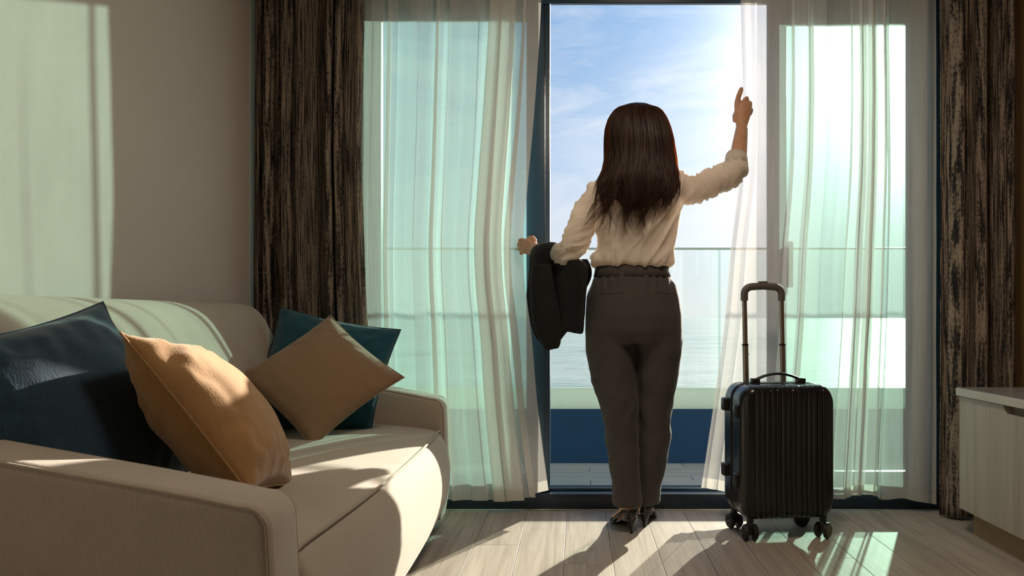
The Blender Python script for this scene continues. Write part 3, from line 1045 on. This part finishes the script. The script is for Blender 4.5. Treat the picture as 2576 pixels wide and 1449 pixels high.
mb = MB(); mb.rbox(-0.025 - 0.019, -0.025 + 0.019, gy - 0.008, gy + 0.008, zt_ + 0.006, zt_ + 0.019, 0.003, 2); sbuild(mb, 'release_button', M['grip'], g_, angle=50)
# casters
def caster(x, y, ang, hub):
    R = 0.031
    Mx = Matrix.Translation((x, y, 0)) @ Matrix.Rotation(ang, 4, 'Z')
    mb = MB()
    mb.tube([Mx @ Vector((0, 0, 0.100)), Mx @ Vector((0, 0, 0.062)), Mx @ Vector((0, 0.004, 0.030))], [0.017, 0.012, 0.009], 12)
    mb.rbox(-0.011, 0.011, -0.014, 0.018, 0.022, 0.068, 0.004, 2, Mx)
    f = sbuild(mb, 'caster_fork', M['plastic'], angle=50)
    for sx in (-1, 1):
        mb = MB(); rows = []
        for xx, rr in ((0.010, 0.012), (0.010, R - 0.004), (0.013, R), (0.022, R), (0.026, R - 0.004), (0.026, 0.012)):
            rows.append([Mx @ Vector((sx * xx, rr * math.cos(2 * PI * k / 24), R + 0.0005 + rr * math.sin(2 * PI * k / 24))) for k in range(24)])
        mb.rings(rows); sbuild(mb, 'wheel', M['rubber'], f, angle=50)
        mb = MB()
        def disc(x0_, x1_, r0, r1):
            rws = []
            for xx, rr in ((x0_, r0), (x1_, r0), (x1_, r1), (x0_, r1)):
                rws.append([Mx @ Vector((sx * xx, rr * math.cos(2 * PI * k / 24), R + 0.0005 + rr * math.sin(2 * PI * k / 24))) for k in range(24)])
            mb.rings(rws, closed=True)
        disc(0.0255, 0.0275, 0.022, 0.0255); disc(0.0255, 0.0275, 0.0005, 0.007)
        for k in range(10):
            a = 2 * PI * k / 10
            p0 = Vector((sx * 0.0265, 0.006 * math.cos(a), R + 0.006 * math.sin(a)))
            p1 = Vector((sx * 0.0265, 0.023 * math.cos(a), R + 0.023 * math.sin(a)))
            mb.tube([Mx @ p0, Mx @ p1], 0.0016, 5)
        sbuild(mb, 'hub', M['hub'] if hub else M['plastic'], f)
caster(-0.148, -0.088, math.radians(-6), False)
caster(0.150, -0.088, math.radians(-48), True)
caster(-0.152, 0.088, math.radians(10), False)
caster(0.140, 0.088, math.radians(60), False)

# ------------------------------------------------------------------ woman at the window
def hring(c, rx, ry, n=28, pw=2.0, back=1.0):
    """level ring; pw>2 is squarer; back scales the half facing the room"""
    out = []
    for k in range(n):
        a = 2 * PI * k / n
        ca, sa = math.cos(a), math.sin(a)
        x = rx * math.copysign(abs(ca) ** (2 / pw), ca); y = ry * math.copysign(abs(sa) ** (2 / pw), sa)
        if y < 0: y *= back
        out.append(Vector((c[0] + x, c[1] + y, c[2])))
    return out
BYW = 3.085
def hr(py, cx, hw, dep, Y=BYW, **kw):
    c = P(cx, py, Y)
    return hring(c, hw * Y / F, dep, **kw)
def lofted(mb, rows, k=3, **kw):
    """rows of (py, cx, hw, dep, Y) eased between with extra rings"""
    tb = [tuple(r) for r in rows]
    ys = []
    for a, c in zip(tb, tb[1:]):
        ys += [a[0] + (c[0] - a[0]) * i / k for i in range(k)]
    ys.append(tb[-1][0])
    mb.rings([hr(y, *tab(y, tb)[:3], Y=tab(y, tb)[3], **kw) for y in ys])

# --- joints
L_sh, L_el, L_wr = P(1508, 492, 3.085), P(1436, 640, 3.045), P(1352, 627, 3.215)
R_sh, R_el, R_wr = P(1702, 470, 3.085), P(1852, 434, 3.10), P(1866, 322, 3.205)

def finger(mb, pts, r0, r1):
    n = len(pts)
    mb.tube(pts, [r0 + (r1 - r0) * i / (n - 1) for i in range(n)], 10)
    mb.ball(pts[-1], r1, r1, r1, 10, 7)

body = MB()
# trunk and pelvis, inside the clothes
lofted(body, [(452, 1600, 40, 0.045, 3.085), (468, 1601, 78, 0.058, 3.085), (520, 1604, 78, 0.085, 3.085), (590, 1602, 82, 0.085, 3.085), (655, 1592, 76, 0.080, 3.085),
              (720, 1592, 94, 0.100, 3.085), (800, 1594, 104, 0.112, 3.08), (850, 1594, 100, 0.10, 3.08)])
# neck and head
lofted(body, [(470, 1603, 36, 0.056, 3.095), (430, 1604, 33, 0.055, 3.10), (395, 1604, 34, 0.056, 3.11)])
HY = 3.115
lofted(body, [(402, 1604, 20, 0.035, HY + 0.035), (395, 1604, 32, 0.058, HY + 0.025), (380, 1604, 40, 0.080, HY + 0.01), (355, 1604, 45, 0.094, HY), (325, 1604, 47, 0.098, HY),
              (300, 1604, 43, 0.090, HY), (283, 1604, 32, 0.068, HY), (273, 1604, 16, 0.034, HY)])
hc = P(1604, 350, HY)
body.tube([hc + Vector((0, 0.088, 0.03)), hc + Vector((0, 0.103, 0.0)), hc + Vector((0, 0.108, -0.018))], [0.007, 0.010, 0.012], 10)   # nose
for s_ in (-1, 1):
    body.ball(hc + Vector((s_ * 0.074, -0.004, -0.005)), 0.009, 0.018, 0.030, 12, 8)      # ears
# arms
body.tube([L_sh, L_sh.lerp(L_el, 0.5), L_el, L_el.lerp(L_wr, 0.3), L_el.lerp(L_wr, 0.7), L_wr], [0.026, 0.030, 0.030, 0.034, 0.029, 0.024], 14)
body.tube([R_sh + Vector((-0.05, 0, 0)), R_sh + Vector((0, 0, -0.012)), P(1778, 466, 3.092), R_el + Vector((-0.006, 0, -0.004)), R_el.lerp(R_wr, 0.3), R_el.lerp(R_wr, 0.7), R_wr], [0.034, 0.036, 0.035, 0.033, 0.0365, 0.031, 0.0255], 14)
# right hand: back of the hand to the room, forefinger up, the rest closed on the cloth
def H(px, py, dy=0.0): return P(px, py, 3.215 + dy)
body.tube([R_wr + Vector((0, 0, -0.01)), H(1866, 312), H(1867, 298), H(1868, 283), H(1869, 268), H(1868, 258)],
          [(0.0235, 0.019), (0.026, 0.017), (0.032, 0.016), (0.037, 0.0155), (0.0355, 0.014), (0.029, 0.011)], 16, ref=(1, 0, 0))
finger(body, [H(1854, 270), H(1855, 256), H(1858, 243), H(1862, 232), H(1865, 224.5, 0.004)], 0.0132, 0.0104)
finger(body, [H(1867, 264), H(1874, 251, 0.006), H(1878.5, 247, 0.018), H(1881, 254, 0.040), H(1879, 264, 0.042), H(1876, 270, 0.036)], 0.0108, 0.0090)
finger(body, [H(1877, 268), H(1884, 260, 0.006), H(1887, 259, 0.020), H(1887, 267, 0.040), H(1884, 276, 0.040), H(1881, 280, 0.034)], 0.0105, 0.0088)
finger(body, [H(1882, 280), H(1888, 275, 0.004), H(1890, 276, 0.016), H(1889, 283, 0.032), H(1885, 289, 0.032), H(1882, 291, 0.027)], 0.0098, 0.0080)
finger(body, [H(1850, 305, 0.004), H(1848, 292, 0.018), H(1853, 280, 0.034), H(1862, 272, 0.043)], 0.0120, 0.0085)
# left hand: reaching out to the door stile, thumb up, fingers bent round
def G(px, py, dy=0.0): return P(px, py, 3.25 + dy)
body.tube([L_wr + Vector((0.012, -0.02, 0)), L_wr, G(1340, 624), G(1330, 621, 0.018), G(1320, 619, 0.036)],
          [(0.022, 0.026), (0.023, 0.024), (0.028, 0.018), (0.034, 0.016), (0.034, 0.013)], 16, ref=(0, 0, 1))
finger(body, [G(1323, 607, 0.030), G(1314, 603, 0.045), G(1308, 604, 0.062), G(1307, 607, 0.082), G(1311, 609, 0.092)], 0.0095, 0.0072)
finger(body, [G(1321, 615, 0.034), G(1311, 613, 0.050), G(1305, 614, 0.068), G(1304, 617, 0.090), G(1308, 619, 0.100)], 0.0097, 0.0073)
finger(body, [G(1321, 624, 0.034), G(1311, 624, 0.050), G(1305, 625, 0.066), G(1305, 628, 0.086), G(1309, 629, 0.094)], 0.0094, 0.0071)
finger(body, [G(1323, 633, 0.028), G(1315, 634, 0.042), G(1310, 636, 0.056), G(1310, 638, 0.072), G(1313, 639, 0.078)], 0.0086, 0.0064)
finger(body, [G(1343, 614, 0.0), G(1345, 604, 0.006), G(1340, 597, 0.018), G(1331, 598, 0.032)], 0.0125, 0.0085)
# legs and feet
def leg(mb, rows, pad):
    lofted(mb, [(r[0], r[1], r[2] - pad, r[3] - pad * 0.0016, r[4]) for r in rows])
LLEG = [(840, 1537, 64, 0.118, 3.085), (880, 1538, 63, 0.112, 3.085), (960, 1547, 56, 0.096, 3.085), (1000, 1554, 49, 0.090, 3.08), (1040, 1560, 44, 0.082, 3.075),
        (1100, 1563, 41, 0.076, 3.07), (1160, 1567, 37, 0.070, 3.065), (1220, 1573, 35, 0.064, 3.06), (1252, 1576, 33, 0.062, 3.06), (1268, 1577, 33, 0.060, 3.06)]
RLEG = [(840, 1658, 60, 0.118, 3.085), (880, 1660, 57, 0.112, 3.09), (960, 1654, 50, 0.096, 3.10), (1000, 1652, 46, 0.090, 3.105), (1040, 1647, 44, 0.082, 3.11),
        (1100, 1643, 43, 0.076, 3.115), (1160, 1636, 38, 0.070, 3.12), (1220, 1631, 30, 0.064, 3.125), (1250, 1629, 29, 0.062, 3.125), (1263, 1629, 28, 0.060, 3.125)]
leg(body, LLEG[:-3], 14); leg(body, RLEG[:-3], 14)
def foot(mb, base, toe_dir, hz):
    """base: point on the floor under the heel; hz heel lift"""
    t_ = Vector(toe_dir).normalized()
    up = Vector((0, 0, 1))
    b0 = Vector(base)
    def q(d, z): return b0 + t_ * d + up * z
    side = t_.cross(up)
    mb.tube([q(0.045, 0.27), q(0.040, 0.19), q(0.032, 0.135), q(0.026, 0.105)], [0.040, 0.032, 0.029, 0.027], 14)
    mb.ball(q(0.016, hz + 0.028), 0.024, 0.026, 0.030, 14, 9)
    mb.tube([q(0.020, hz + 0.040), q(0.06, hz + 0.036), q(0.10, 0.048), q(0.14, 0.032), q(0.175, 0.022), q(0.20, 0.016)],
            [(0.030, 0.025), (0.034, 0.026), (0.028, 0.030), (0.019, 0.035), (0.013, 0.034), (0.009, 0.024)], 14, ref=(0, 0, 1))
LF, LT = P(1588, 1341, F * EYE / (1341 - VY)), Vector((-0.24, 1, 0))
RF, RT = P(1622, 1325, F * EYE / (1325 - VY)), Vector((0.16, 1, 0))
LF.z = RF.z = 0.0
HZ = 0.055
foot(body, LF, LT, HZ); foot(body, RF, RT, HZ)
me = remeshed(body, 0.0038, 3)
person = link('person', me, M['skin'])
tag(person, 'woman in a white blouse and charcoal trousers looking out of the window, arm raised', 'person')
for s_ in (-1, 1):
    mb = MB(); mb.ball(hc + Vector((s_ * 0.031, 0.083, 0.018)), 0.013, 0.010, 0.009, 12, 8); mb.build('eye', M['eye'], person)
mb = MB(); mb.ball(hc + Vector((0, 0.091, -0.045)), 0.022, 0.010, 0.008, 12, 8); mb.build('lips', M['lip'], person)

# --- trousers
tr = MB()
lofted(tr, [(674, 1590, 89, 0.098, 3.085), (690, 1590, 92, 0.104, 3.085), (715, 1590, 106, 0.118, 3.085), (745, 1591, 117, 0.130, 3.082), (790, 1594, 122, 0.142, 3.08),
            (830, 1595, 123, 0.140, 3.08), (862, 1597, 120, 0.122, 3.085)], pw=2.25)
leg(tr, LLEG, 0); leg(tr, RLEG, 0)
me = remeshed(tr, 0.0062, 7)
cutz = P(0, 700, BYW).z; crz = P(0, 865, BYW).z
def trouser_fn(c, n):
    x, y, z = c
    d = 0.0
    # gathers under the waistband
    k = math.exp(-((z - P(0, 712, BYW).z) / 0.035) ** 2)
    d += 0.0035 * k * math.sin(x * 190 + 3 * noise.noise(Vector((x * 12, 0, z * 5))))
    # long soft folds down the legs, cross folds below the seat and behind the knee
    d += 0.007 * noise.noise(Vector((x * 16, y * 9, z * 2.2)))
    leg_k = 1 / (1 + math.exp((z - crz) * 22))
    d += 0.005 * leg_k * noise.noise(Vector((x * 9 + z * 6, y * 5, z * 12)))
    d += 0.004 * leg_k * (1 - 2 * abs(noise.noise(Vector((x * 22 - z * 9, y * 8, z * 5)))))
    kn = math.exp(-((z - 0.47) / 0.14) ** 2)
    d += 0.003 * kn * math.sin((z * 1.0 + x * 0.9) * 44 + 4 * noise.noise(Vector((x * 6, y * 6, z * 6))))
    return d
displace(me, trouser_fn)
trousers = link('trousers', me, M['trouser'], person)
bvh_t = BVHTree.FromPolygons([v.co for v in me.vertices], [p.vertices for p in me.polygons])
def on_surface(bvh, px, py, lift, Y=3.08):
    p = P(px, py, Y)
    o_ = Vector((0, 0, EYE)); d_ = (p - o_).normalized()
    h_ = bvh.ray_cast(o_ + d_ * 1.5, d_, 4.0)
    if h_[0] is None:
        return None
    return h_[0] + h_[1] * lift
def seam(bvh, px_pts, r, name, mat, parent, lift=0.0005, step=6):
    pts = []
    for (x0_, y0_), (x1_, y1_) in zip(px_pts, px_pts[1:]):
        n_ = max(2, int(math.hypot(x1_ - x0_, y1_ - y0_) / step))
        for i in range(n_):
            q = on_surface(bvh, x0_ + (x1_ - x0_) * i / n_, y0_ + (y1_ - y0_) * i / n_, lift)
            if q is not None: pts.append(q)
    if len(pts) > 2:
        mb = MB(); mb.tube(pts, r, 6); return mb.build(name, mat, parent)
seam(bvh_t, [(1603, 700), (1604, 780), (1604, 850)], 0.0012, 'centre_seam', M['trouser'], trousers)
seam(bvh_t, [(1506, 739), (1575, 736)], 0.0022, 'pocket_welt', M['trouser'], trousers)
seam(bvh_t, [(1650, 736), (1700, 739)], 0.0022, 'pocket_welt', M['trouser'], trousers)
# waistband
rows = [[p for p in hr(py, 1590, hw, dp, pw=2.25, n=72)] for py, hw, dp in ((698, 94, 0.107), (697, 96.5, 0.1105), (684, 93.5, 0.106), (673, 92, 0.104), (671, 90, 0.101))]
for r in rows:
    for k, p in enumerate(r):
        r[k] = p + Vector((p.x - P(1590, 690, BYW).x, p.y - BYW, 0)).normalized() * (0.0016 * math.sin(k * 2.3))
mb = MB(); mb.rings(rows); mb.build('waistband', M['trouser'], trousers)

# --- blouse
bl = MB()
lofted(bl, [(430, 1602, 40, 0.052, 3.09), (441, 1601, 74, 0.064, 3.088), (455, 1600, 102, 0.076, 3.085), (472, 1601, 112, 0.086, 3.085), (495, 1602, 113, 0.096, 3.085), (530, 1604, 110, 0.112, 3.085),
            (580, 1603, 103, 0.112, 3.085), (625, 1597, 98, 0.106, 3.085), (648, 1590, 102, 0.114, 3.085), (662, 1588, 103, 0.118, 3.085), (671, 1590, 95, 0.110, 3.085)], pw=2.3)
bl.tube([P(1540, 486, 3.085), P(1503, 488, 3.085), P(1474, 532, 3.08), P(1459, 580, 3.065), P(1442, 622, 3.05), P(1424, 640, 3.055), P(1408, 640, 3.085)],
        [0.050, 0.053, 0.050, 0.055, 0.057, 0.052, 0.044], 18)
bl.tube([P(1665, 468, 3.085), R_sh + Vector((0.0, 0, 0)), P(1748, 478, 3.09), P(1792, 458, 3.095), P(1835, 440, 3.10), P(1852, 425, 3.105), P(1851, 405, 3.12), P(1853, 396, 3.128)],
        [0.062, 0.064, 0.058, 0.058, 0.056, 0.052, 0.045, 0.042], 18)
bl.ball(P(1500, 652, 3.06), 0.028, 0.06, 0.030, 14, 9)
me = remeshed(bl, 0.0062, 7)
def blouse_fn(c, n):
    x, y, z = c
    d = 0.004 * noise.noise(Vector((x * 9, y * 9, z * 4)))
    # sleeves crumple across the arm
    wl_ = 1 / (1 + math.exp((x - P(1488, 0, BYW).x) * 90))
    wr_ = 1 / (1 + math.exp(-(x - P(1740, 0, BYW).x) * 70))
    a = 1.0 - abs(noise.noise(Vector((x * 12 + z * 6, y * 12, z * 34 - x * 14))))
    d += wl_ * 0.015 * (a ** 3 - 0.45)
    a = 1.0 - abs(noise.noise(Vector((x * 36 + z * 14, y * 10, z * 10))))
    d += wr_ * 0.0135 * (a ** 3 - 0.45)
    # drag lines from the raised arm towards the waist, pouching at the belt
    a = 1.0 - abs(noise.noise(Vector(((x * 0.8 + z * -0.55) * 24, y * 6, (x * 0.55 + z * 0.8) * 4))))
    back_ = (1 - wl_) * (1 - wr_)
    d += back_ * 0.013 * (a ** 5 - 0.3)
    k = math.exp(-((z - P(0, 655, BYW).z) / 0.03) ** 2)
    d += back_ * 0.004 * k * math.sin(x * 120 + 4 * noise.noise(Vector((x * 10, y * 10, 0))))
    return d
displace(me, blouse_fn)
blouse = link('blouse', me, M['blouse'], person)
bvh_b = BVHTree.FromPolygons([v.co for v in me.vertices], [p.vertices for p in me.polygons])
seam(bvh_b, [(1528, 470), (1532, 540), (1536, 600), (1537, 664)], 0.0013, 'back_seam', M['blouse'], blouse)
seam(bvh_b, [(1690, 480), (1672, 560), (1664, 610), (1662, 664)], 0.0013, 'back_seam', M['blouse'], blouse)
# turned-back cuffs
def cuff(a, c, r0, r1, name='cuff'):
    mb = MB(); d_ = (c - a)
    rows_p = [a, a, a + d_ * 0.5, c, c]
    mb.tube([a - d_ * 0.02, a, a + d_ * 0.5, c, c + d_ * 0.03], [r0 * 0.86, r0, (r0 + r1) / 2 + 0.002, r1, r1 * 0.82], 26)
    o_ = mb.build(name, M['blouse'], blouse)
    me_ = o_.data
    me_.update()
    displace(me_, lambda c_, n_: 0.004 * noise.noise(Vector((c_[0] * 30, c_[1] * 30, c_[2] * 30))))
cuff(P(1852, 416, 3.112), P(1850, 391, 3.134), 0.046, 0.043)
cuff(P(1432, 640, 3.045), P(1405, 637, 3.095), 0.049, 0.044)

# --- hair: soft volume with wavy locks over it
HP = [(263, 1604, 22, 3.09, 0.026), (268, 1604, 42, 3.09, 0.056), (280, 1604, 58, 3.09, 0.085), (300, 1604, 70, 3.088, 0.106), (325, 1605, 78, 3.084, 0.118), (350, 1607, 82, 3.078, 0.124),
      (400, 1611, 85, 3.068, 0.122), (430, 1610, 87, 3.045, 0.110), (460, 1606, 91, 3.008, 0.085), (490, 1606, 84, 2.985, 0.062), (520, 1603, 72, 2.975, 0.048),
      (550, 1600, 58, 2.972, 0.034), (600, 1600, 46, 2.972, 0.024)]
mb = MB()
rows = []
for k in range(40):
    py = 263 + (522 - 263) * k / 39
    cx, hw, yc, dp = smooth_tab(py, HP) if 275 < py else tab(py, HP)
    g_ = 0.94 if py < 480 else 0.94 - 0.5 * (py - 480) / 42
    c_ = P(cx, py, yc)
    rows.append([Vector((c_.x + hw * 3.08 / F * g_ * math.cos(2 * PI * j / 30), c_.y + dp * g_ * math.sin(2 * PI * j / 30), c_.z)) for j in range(30)])
mb.rings(rows)
hair = mb.build('hair', M['hair'], person)
displace(hair.data, lambda c, n: 0.004 * noise.noise(Vector((c[0] * 50, c[1] * 50, c[2] * 6))))
rn = random.Random(77)
lk = MB()
def side_of(th):
    return math.cos(th)
def strand(lock, jx, jr, jl):
    th0, end, wa, wf, wp, flip, r0 = lock
    th = th0 + jx
    pts = []
    n = 17
    endp = end + jl
    for i in range(n):
        f = i / (n - 1)
        py = 264 + (endp - 264) * (f ** 0.92)
        cx, hw, yc, dp = tab(py, HP)
        r_ = (r0 + jr * (1 - 0.4 * f))
        k = max(0, (py - 400) / 180.0)
        thk = th + 0.10 * wa * math.sin(wf * f * 6.5 + wp) * f
        c_ = P(cx, py, yc)
        wv = wa * 0.024 * min(1.2, k) * math.sin(wf * f * 11 + wp) + flip * 0.06 * max(0, k - 0.15) ** 2 + side_of(th) * 0.020 * max(0, k - 0.1)
        pts.append(Vector((c_.x + hw * 3.08 / F * r_ * math.cos(thk) + wv, c_.y - dp * r_ * math.sin(thk) - 0.006 * k * wa * math.cos(wf * f * 8 + wp), c_.z)))
    w0 = rn.uniform(0.0011, 0.0021)
    lk.tube(pts, [w0 * (0.6 + 0.4 * min(1, i / 3)) * (1 if i < n - 6 else max(0.12, (n - 1 - i) / 6)) for i in range(n)], 3, cap=False)
for i in range(190):
    th0 = -0.35 + (PI + 0.7) * (i + rn.random()) / 190
    side = math.cos(th0)
    mid = math.sin(th0)
    end = 492 + 68 * max(0, mid) ** 0.5 + rn.uniform(-65, 30)
    if side > 0.45: end = min(end, 535 + rn.uniform(-15, 10))
    flip = 0.0
    if side < -0.5 and rn.random() < 0.5: flip = -rn.uniform(0.8, 3.0)
    elif rn.random() < 0.35: flip = rn.uniform(-1.1, 0.7)
    lock = (th0, end, rn.uniform(0.4, 1.5), rn.uniform(0.7, 1.25), rn.uniform(0, 6.28), flip, rn.uniform(0.95, 1.05))
    for s_ in range(11):
        strand(lock, rn.gauss(0, 0.03), rn.gauss(0.0, 0.012), rn.gauss(0, 9))
lk_main = lk; lk = MB()
for i in range(330):           # loose flyaway hairs at the edges
    th0 = rn.choice((rn.uniform(-0.45, 0.45), rn.uniform(-0.3, 0.35), rn.uniform(PI - 0.45, PI + 0.35)))
    strand((th0, rn.uniform(390, 480), rn.uniform(0.8, 2.2), rn.uniform(0.8, 1.5), rn.uniform(0, 6.28), rn.uniform(-1, 1), rn.uniform(1.0, 1.07)), 0, 0, 0)
locks = lk.build('loose_hairs', M['hair_fine'], hair, fix=False)
locks['kind'] = 'stuff'
locks = lk_main.build('hair_locks', M['hair'], hair, fix=False)
locks['kind'] = 'stuff'

# --- shoes: slingback heels
def shoe(base, toe_dir, hz):
    t_ = Vector(toe_dir).normalized(); up = Vector((0, 0, 1)); sd = t_.cross(up); b0 = Vector(base)
    def q(d, z, s=0.0): return b0 + t_ * d + up * z + sd * s
    # sole follows the raised arch
    mb = MB(); rows = []
    for d, z, w in ((-0.012, hz + 0.002, 0.016), (0.0, hz, 0.026), (0.03, hz - 0.001, 0.029), (0.07, hz - 0.018, 0.026), (0.11, 0.020, 0.031), (0.145, 0.009, 0.037), (0.18, 0.005, 0.034), (0.21, 0.004, 0.022), (0.225, 0.005, 0.008)):
        rows.append([q(d, z - 0.004, -w), q(d, z - 0.004, w), q(d, z + 0.003, w), q(d, z + 0.003, -w)])
    mb.rings(rows)
    sh = mb.build('shoe', M['leather'], person, angle=50)
    # heel counter
    mb = MB(); rows = []
    for z, rr, th in ((hz - 0.004, 0.027, 0.0), (hz + 0.012, 0.0305, 0.0), (hz + 0.030, 0.0315, 0.0), (hz + 0.040, 0.030, 0.0)):
        outer = []; inner = []
        for k in range(15):
            a = PI + PI * (k / 14) if True else 0
            ca, sa = math.cos(a), math.sin(a)
            outer.append(q(0.020 + (rr + 0.004) * sa, z + 0.006 * (1 + sa) * -1.0, rr * ca))
            inner.append(q(0.020 + rr * sa, z + 0.006 * (1 + sa) * -1.0, (rr - 0.003) * ca))
        rows.append(outer + inner[::-1])
    mb.rings(rows)
    mb.build('heel_counter', M['leather'], sh, angle=60)
    # slim heel
    mb = MB(); rows = []
    for z, r_, off in ((hz, 0.022, 0.012), (hz - 0.010, 0.019, 0.008), (hz - 0.024, 0.012, 0.001), (hz * 0.35, 0.0075, -0.003), (0.006, 0.006, -0.004), (0.0, 0.0062, -0.004)):
        rows.append([q(off + r_ * math.cos(2 * PI * k / 12), z, r_ * 1.05 * math.sin(2 * PI * k / 12)) for k in range(12)])
    mb.rings(rows); mb.build('heel', M['leather'], sh, angle=60)
    # toe piece
    mb = MB(); rows = []
    for d, w, z0, h_ in ((0.118, 0.0375, 0.016, 0.044), (0.140, 0.041, 0.006, 0.038), (0.17, 0.040, 0.002, 0.031), (0.20, 0.031, 0.002, 0.023), (0.222, 0.014, 0.003, 0.013)):
        rows.append([q(d, z0 + max(0, math.sin(PI * k / 14)) * h_ if k <= 14 else z0, w * math.cos(PI * k / 14)) for k in range(15)])
    mb.rings(rows); mb.build('toe_piece', M['leather'], sh, angle=60)
    for s_ in (-1, 1):
        mb = MB(); mb.tube([q(0.018, hz + 0.030, s_ * 0.031), q(0.06, hz + 0.006, s_ * 0.0345), q(0.10, 0.040, s_ * 0.0355), q(0.13, 0.022, s_ * 0.039)], [(0.007, 0.002)] * 4, 8, ref=(0, 0, 1))
        mb.build('strap', M['leather'], sh)
shoe(LF, LT, HZ); shoe(RF, RT, HZ)

# --- black jacket over the forearm
jk = empty('jacket', P(1400, 860, 3.08))
tag(jk, 'black suit jacket draped over the woman\'s forearm', 'jacket')
JT = [(0.0, 1337, 632, 1326, 735), (0.06, 1341, 624, 1334, 800), (0.14, 1348, 618, 1348, 846), (0.25, 1364, 613, 1372, 872), (0.36, 1384, 610, 1398, 872), (0.45, 1402, 612, 1416, 846),
      (0.53, 1418, 622, 1427, 833), (0.66, 1436, 640, 1444, 837), (0.80, 1456, 652, 1465, 840), (0.9, 1468, 660, 1469, 800), (1.0, 1478, 672, 1472, 742)]
def jacket_sheet(u0, u1, front, drop=1.0, nu_=60):
    rows = []
    nv = 40
    for i in range(nv + 1):
        v = i / nv
        row = []
        for j in range(nu_ + 1):
            u = u0 + (u1 - u0) * j / nu_
            xt, yt, xb, yb_ = smooth_tab(u, JT)
            Yc = 3.185 + (3.015 - 3.185) * u
            zt = P(xt, yt, Yc).z; zb = zt + (P(xb, yb_, Yc).z - zt) * drop
            w = v if front else 1 - v
            ang = min(1.0, w / 0.16)
            xx = xt + (xb - xt) * w
            z = zt - (1 - math.cos(ang * PI / 2)) * 0.05 - max(0, w - 0.16) / 0.84 * (zt - zb - 0.05)
            side = -1 if front else 1
            y = Yc + side * 0.052 * math.sin(ang * PI / 2)
            fold = 0.016 * min(1, w * 2.0) * math.sin(u * 17 + 1.5 * w + 0.8) + 0.012 * w * fbm(u * 5, w * 2.0, 3.0 if front else 8.0)
            row.append(Vector(((xx - VX) / F * Yc, y + fold, z)))
        rows.append(row)
    return rows
mb = MB()
rb = jacket_sheet(0, 1, False, 0.86); rf = jacket_sheet(0, 1, True)
mb.grid(rb + rf[1:])
jb = mb.build('jacket_body', M['jacket'], jk)
s = jb.modifiers.new('t', 'SOLIDIFY'); s.thickness = 0.006; s.offset = 0
mod_apply(jb); jb.data.polygons.foreach_set('use_smooth', [True] * len(jb.data.polygons))
mb = MB()
pts = [P(1362, 665, 3.06), P(1364, 720, 3.05), P(1370, 780, 3.05), P(1380, 830, 3.055), P(1388, 868, 3.06), P(1390, 879, 3.06)]
mb.tube(pts, [(0.040, 0.018), (0.050, 0.026), (0.056, 0.030), (0.052, 0.028), (0.038, 0.024), (0.026, 0.018)], 20, ref=(1, 0, 0))
me_s = remeshed(mb, 0.006, 4)
displace(me_s, lambda c, n: 0.006 * noise.noise(Vector((c[0] * 18, c[1] * 18, c[2] * 9))))
link('sleeve', me_s, M['jacket'], jk)
# lapel flap hanging behind the hip
rows = []
for i in range(13):
    v = i / 12
    xl_, xr2 = 1452 + 20 * v, 1470 + 18 * math.sin(PI * min(1, v * 0.95 + 0.12))
    py = 652 + 84 * v
    rows.append([P(xl_ + (xr2 - xl_) * k / 8, py, 3.075 - 0.010 * math.sin(PI * k / 8) + 0.01 * v) for k in range(9)])
mb = MB(); mb.grid(rows)
lp = mb.build('lapel', M['jacket'], jk)
s = lp.modifiers.new('t', 'SOLIDIFY'); s.thickness = 0.006; s.offset = 0
mod_apply(lp)
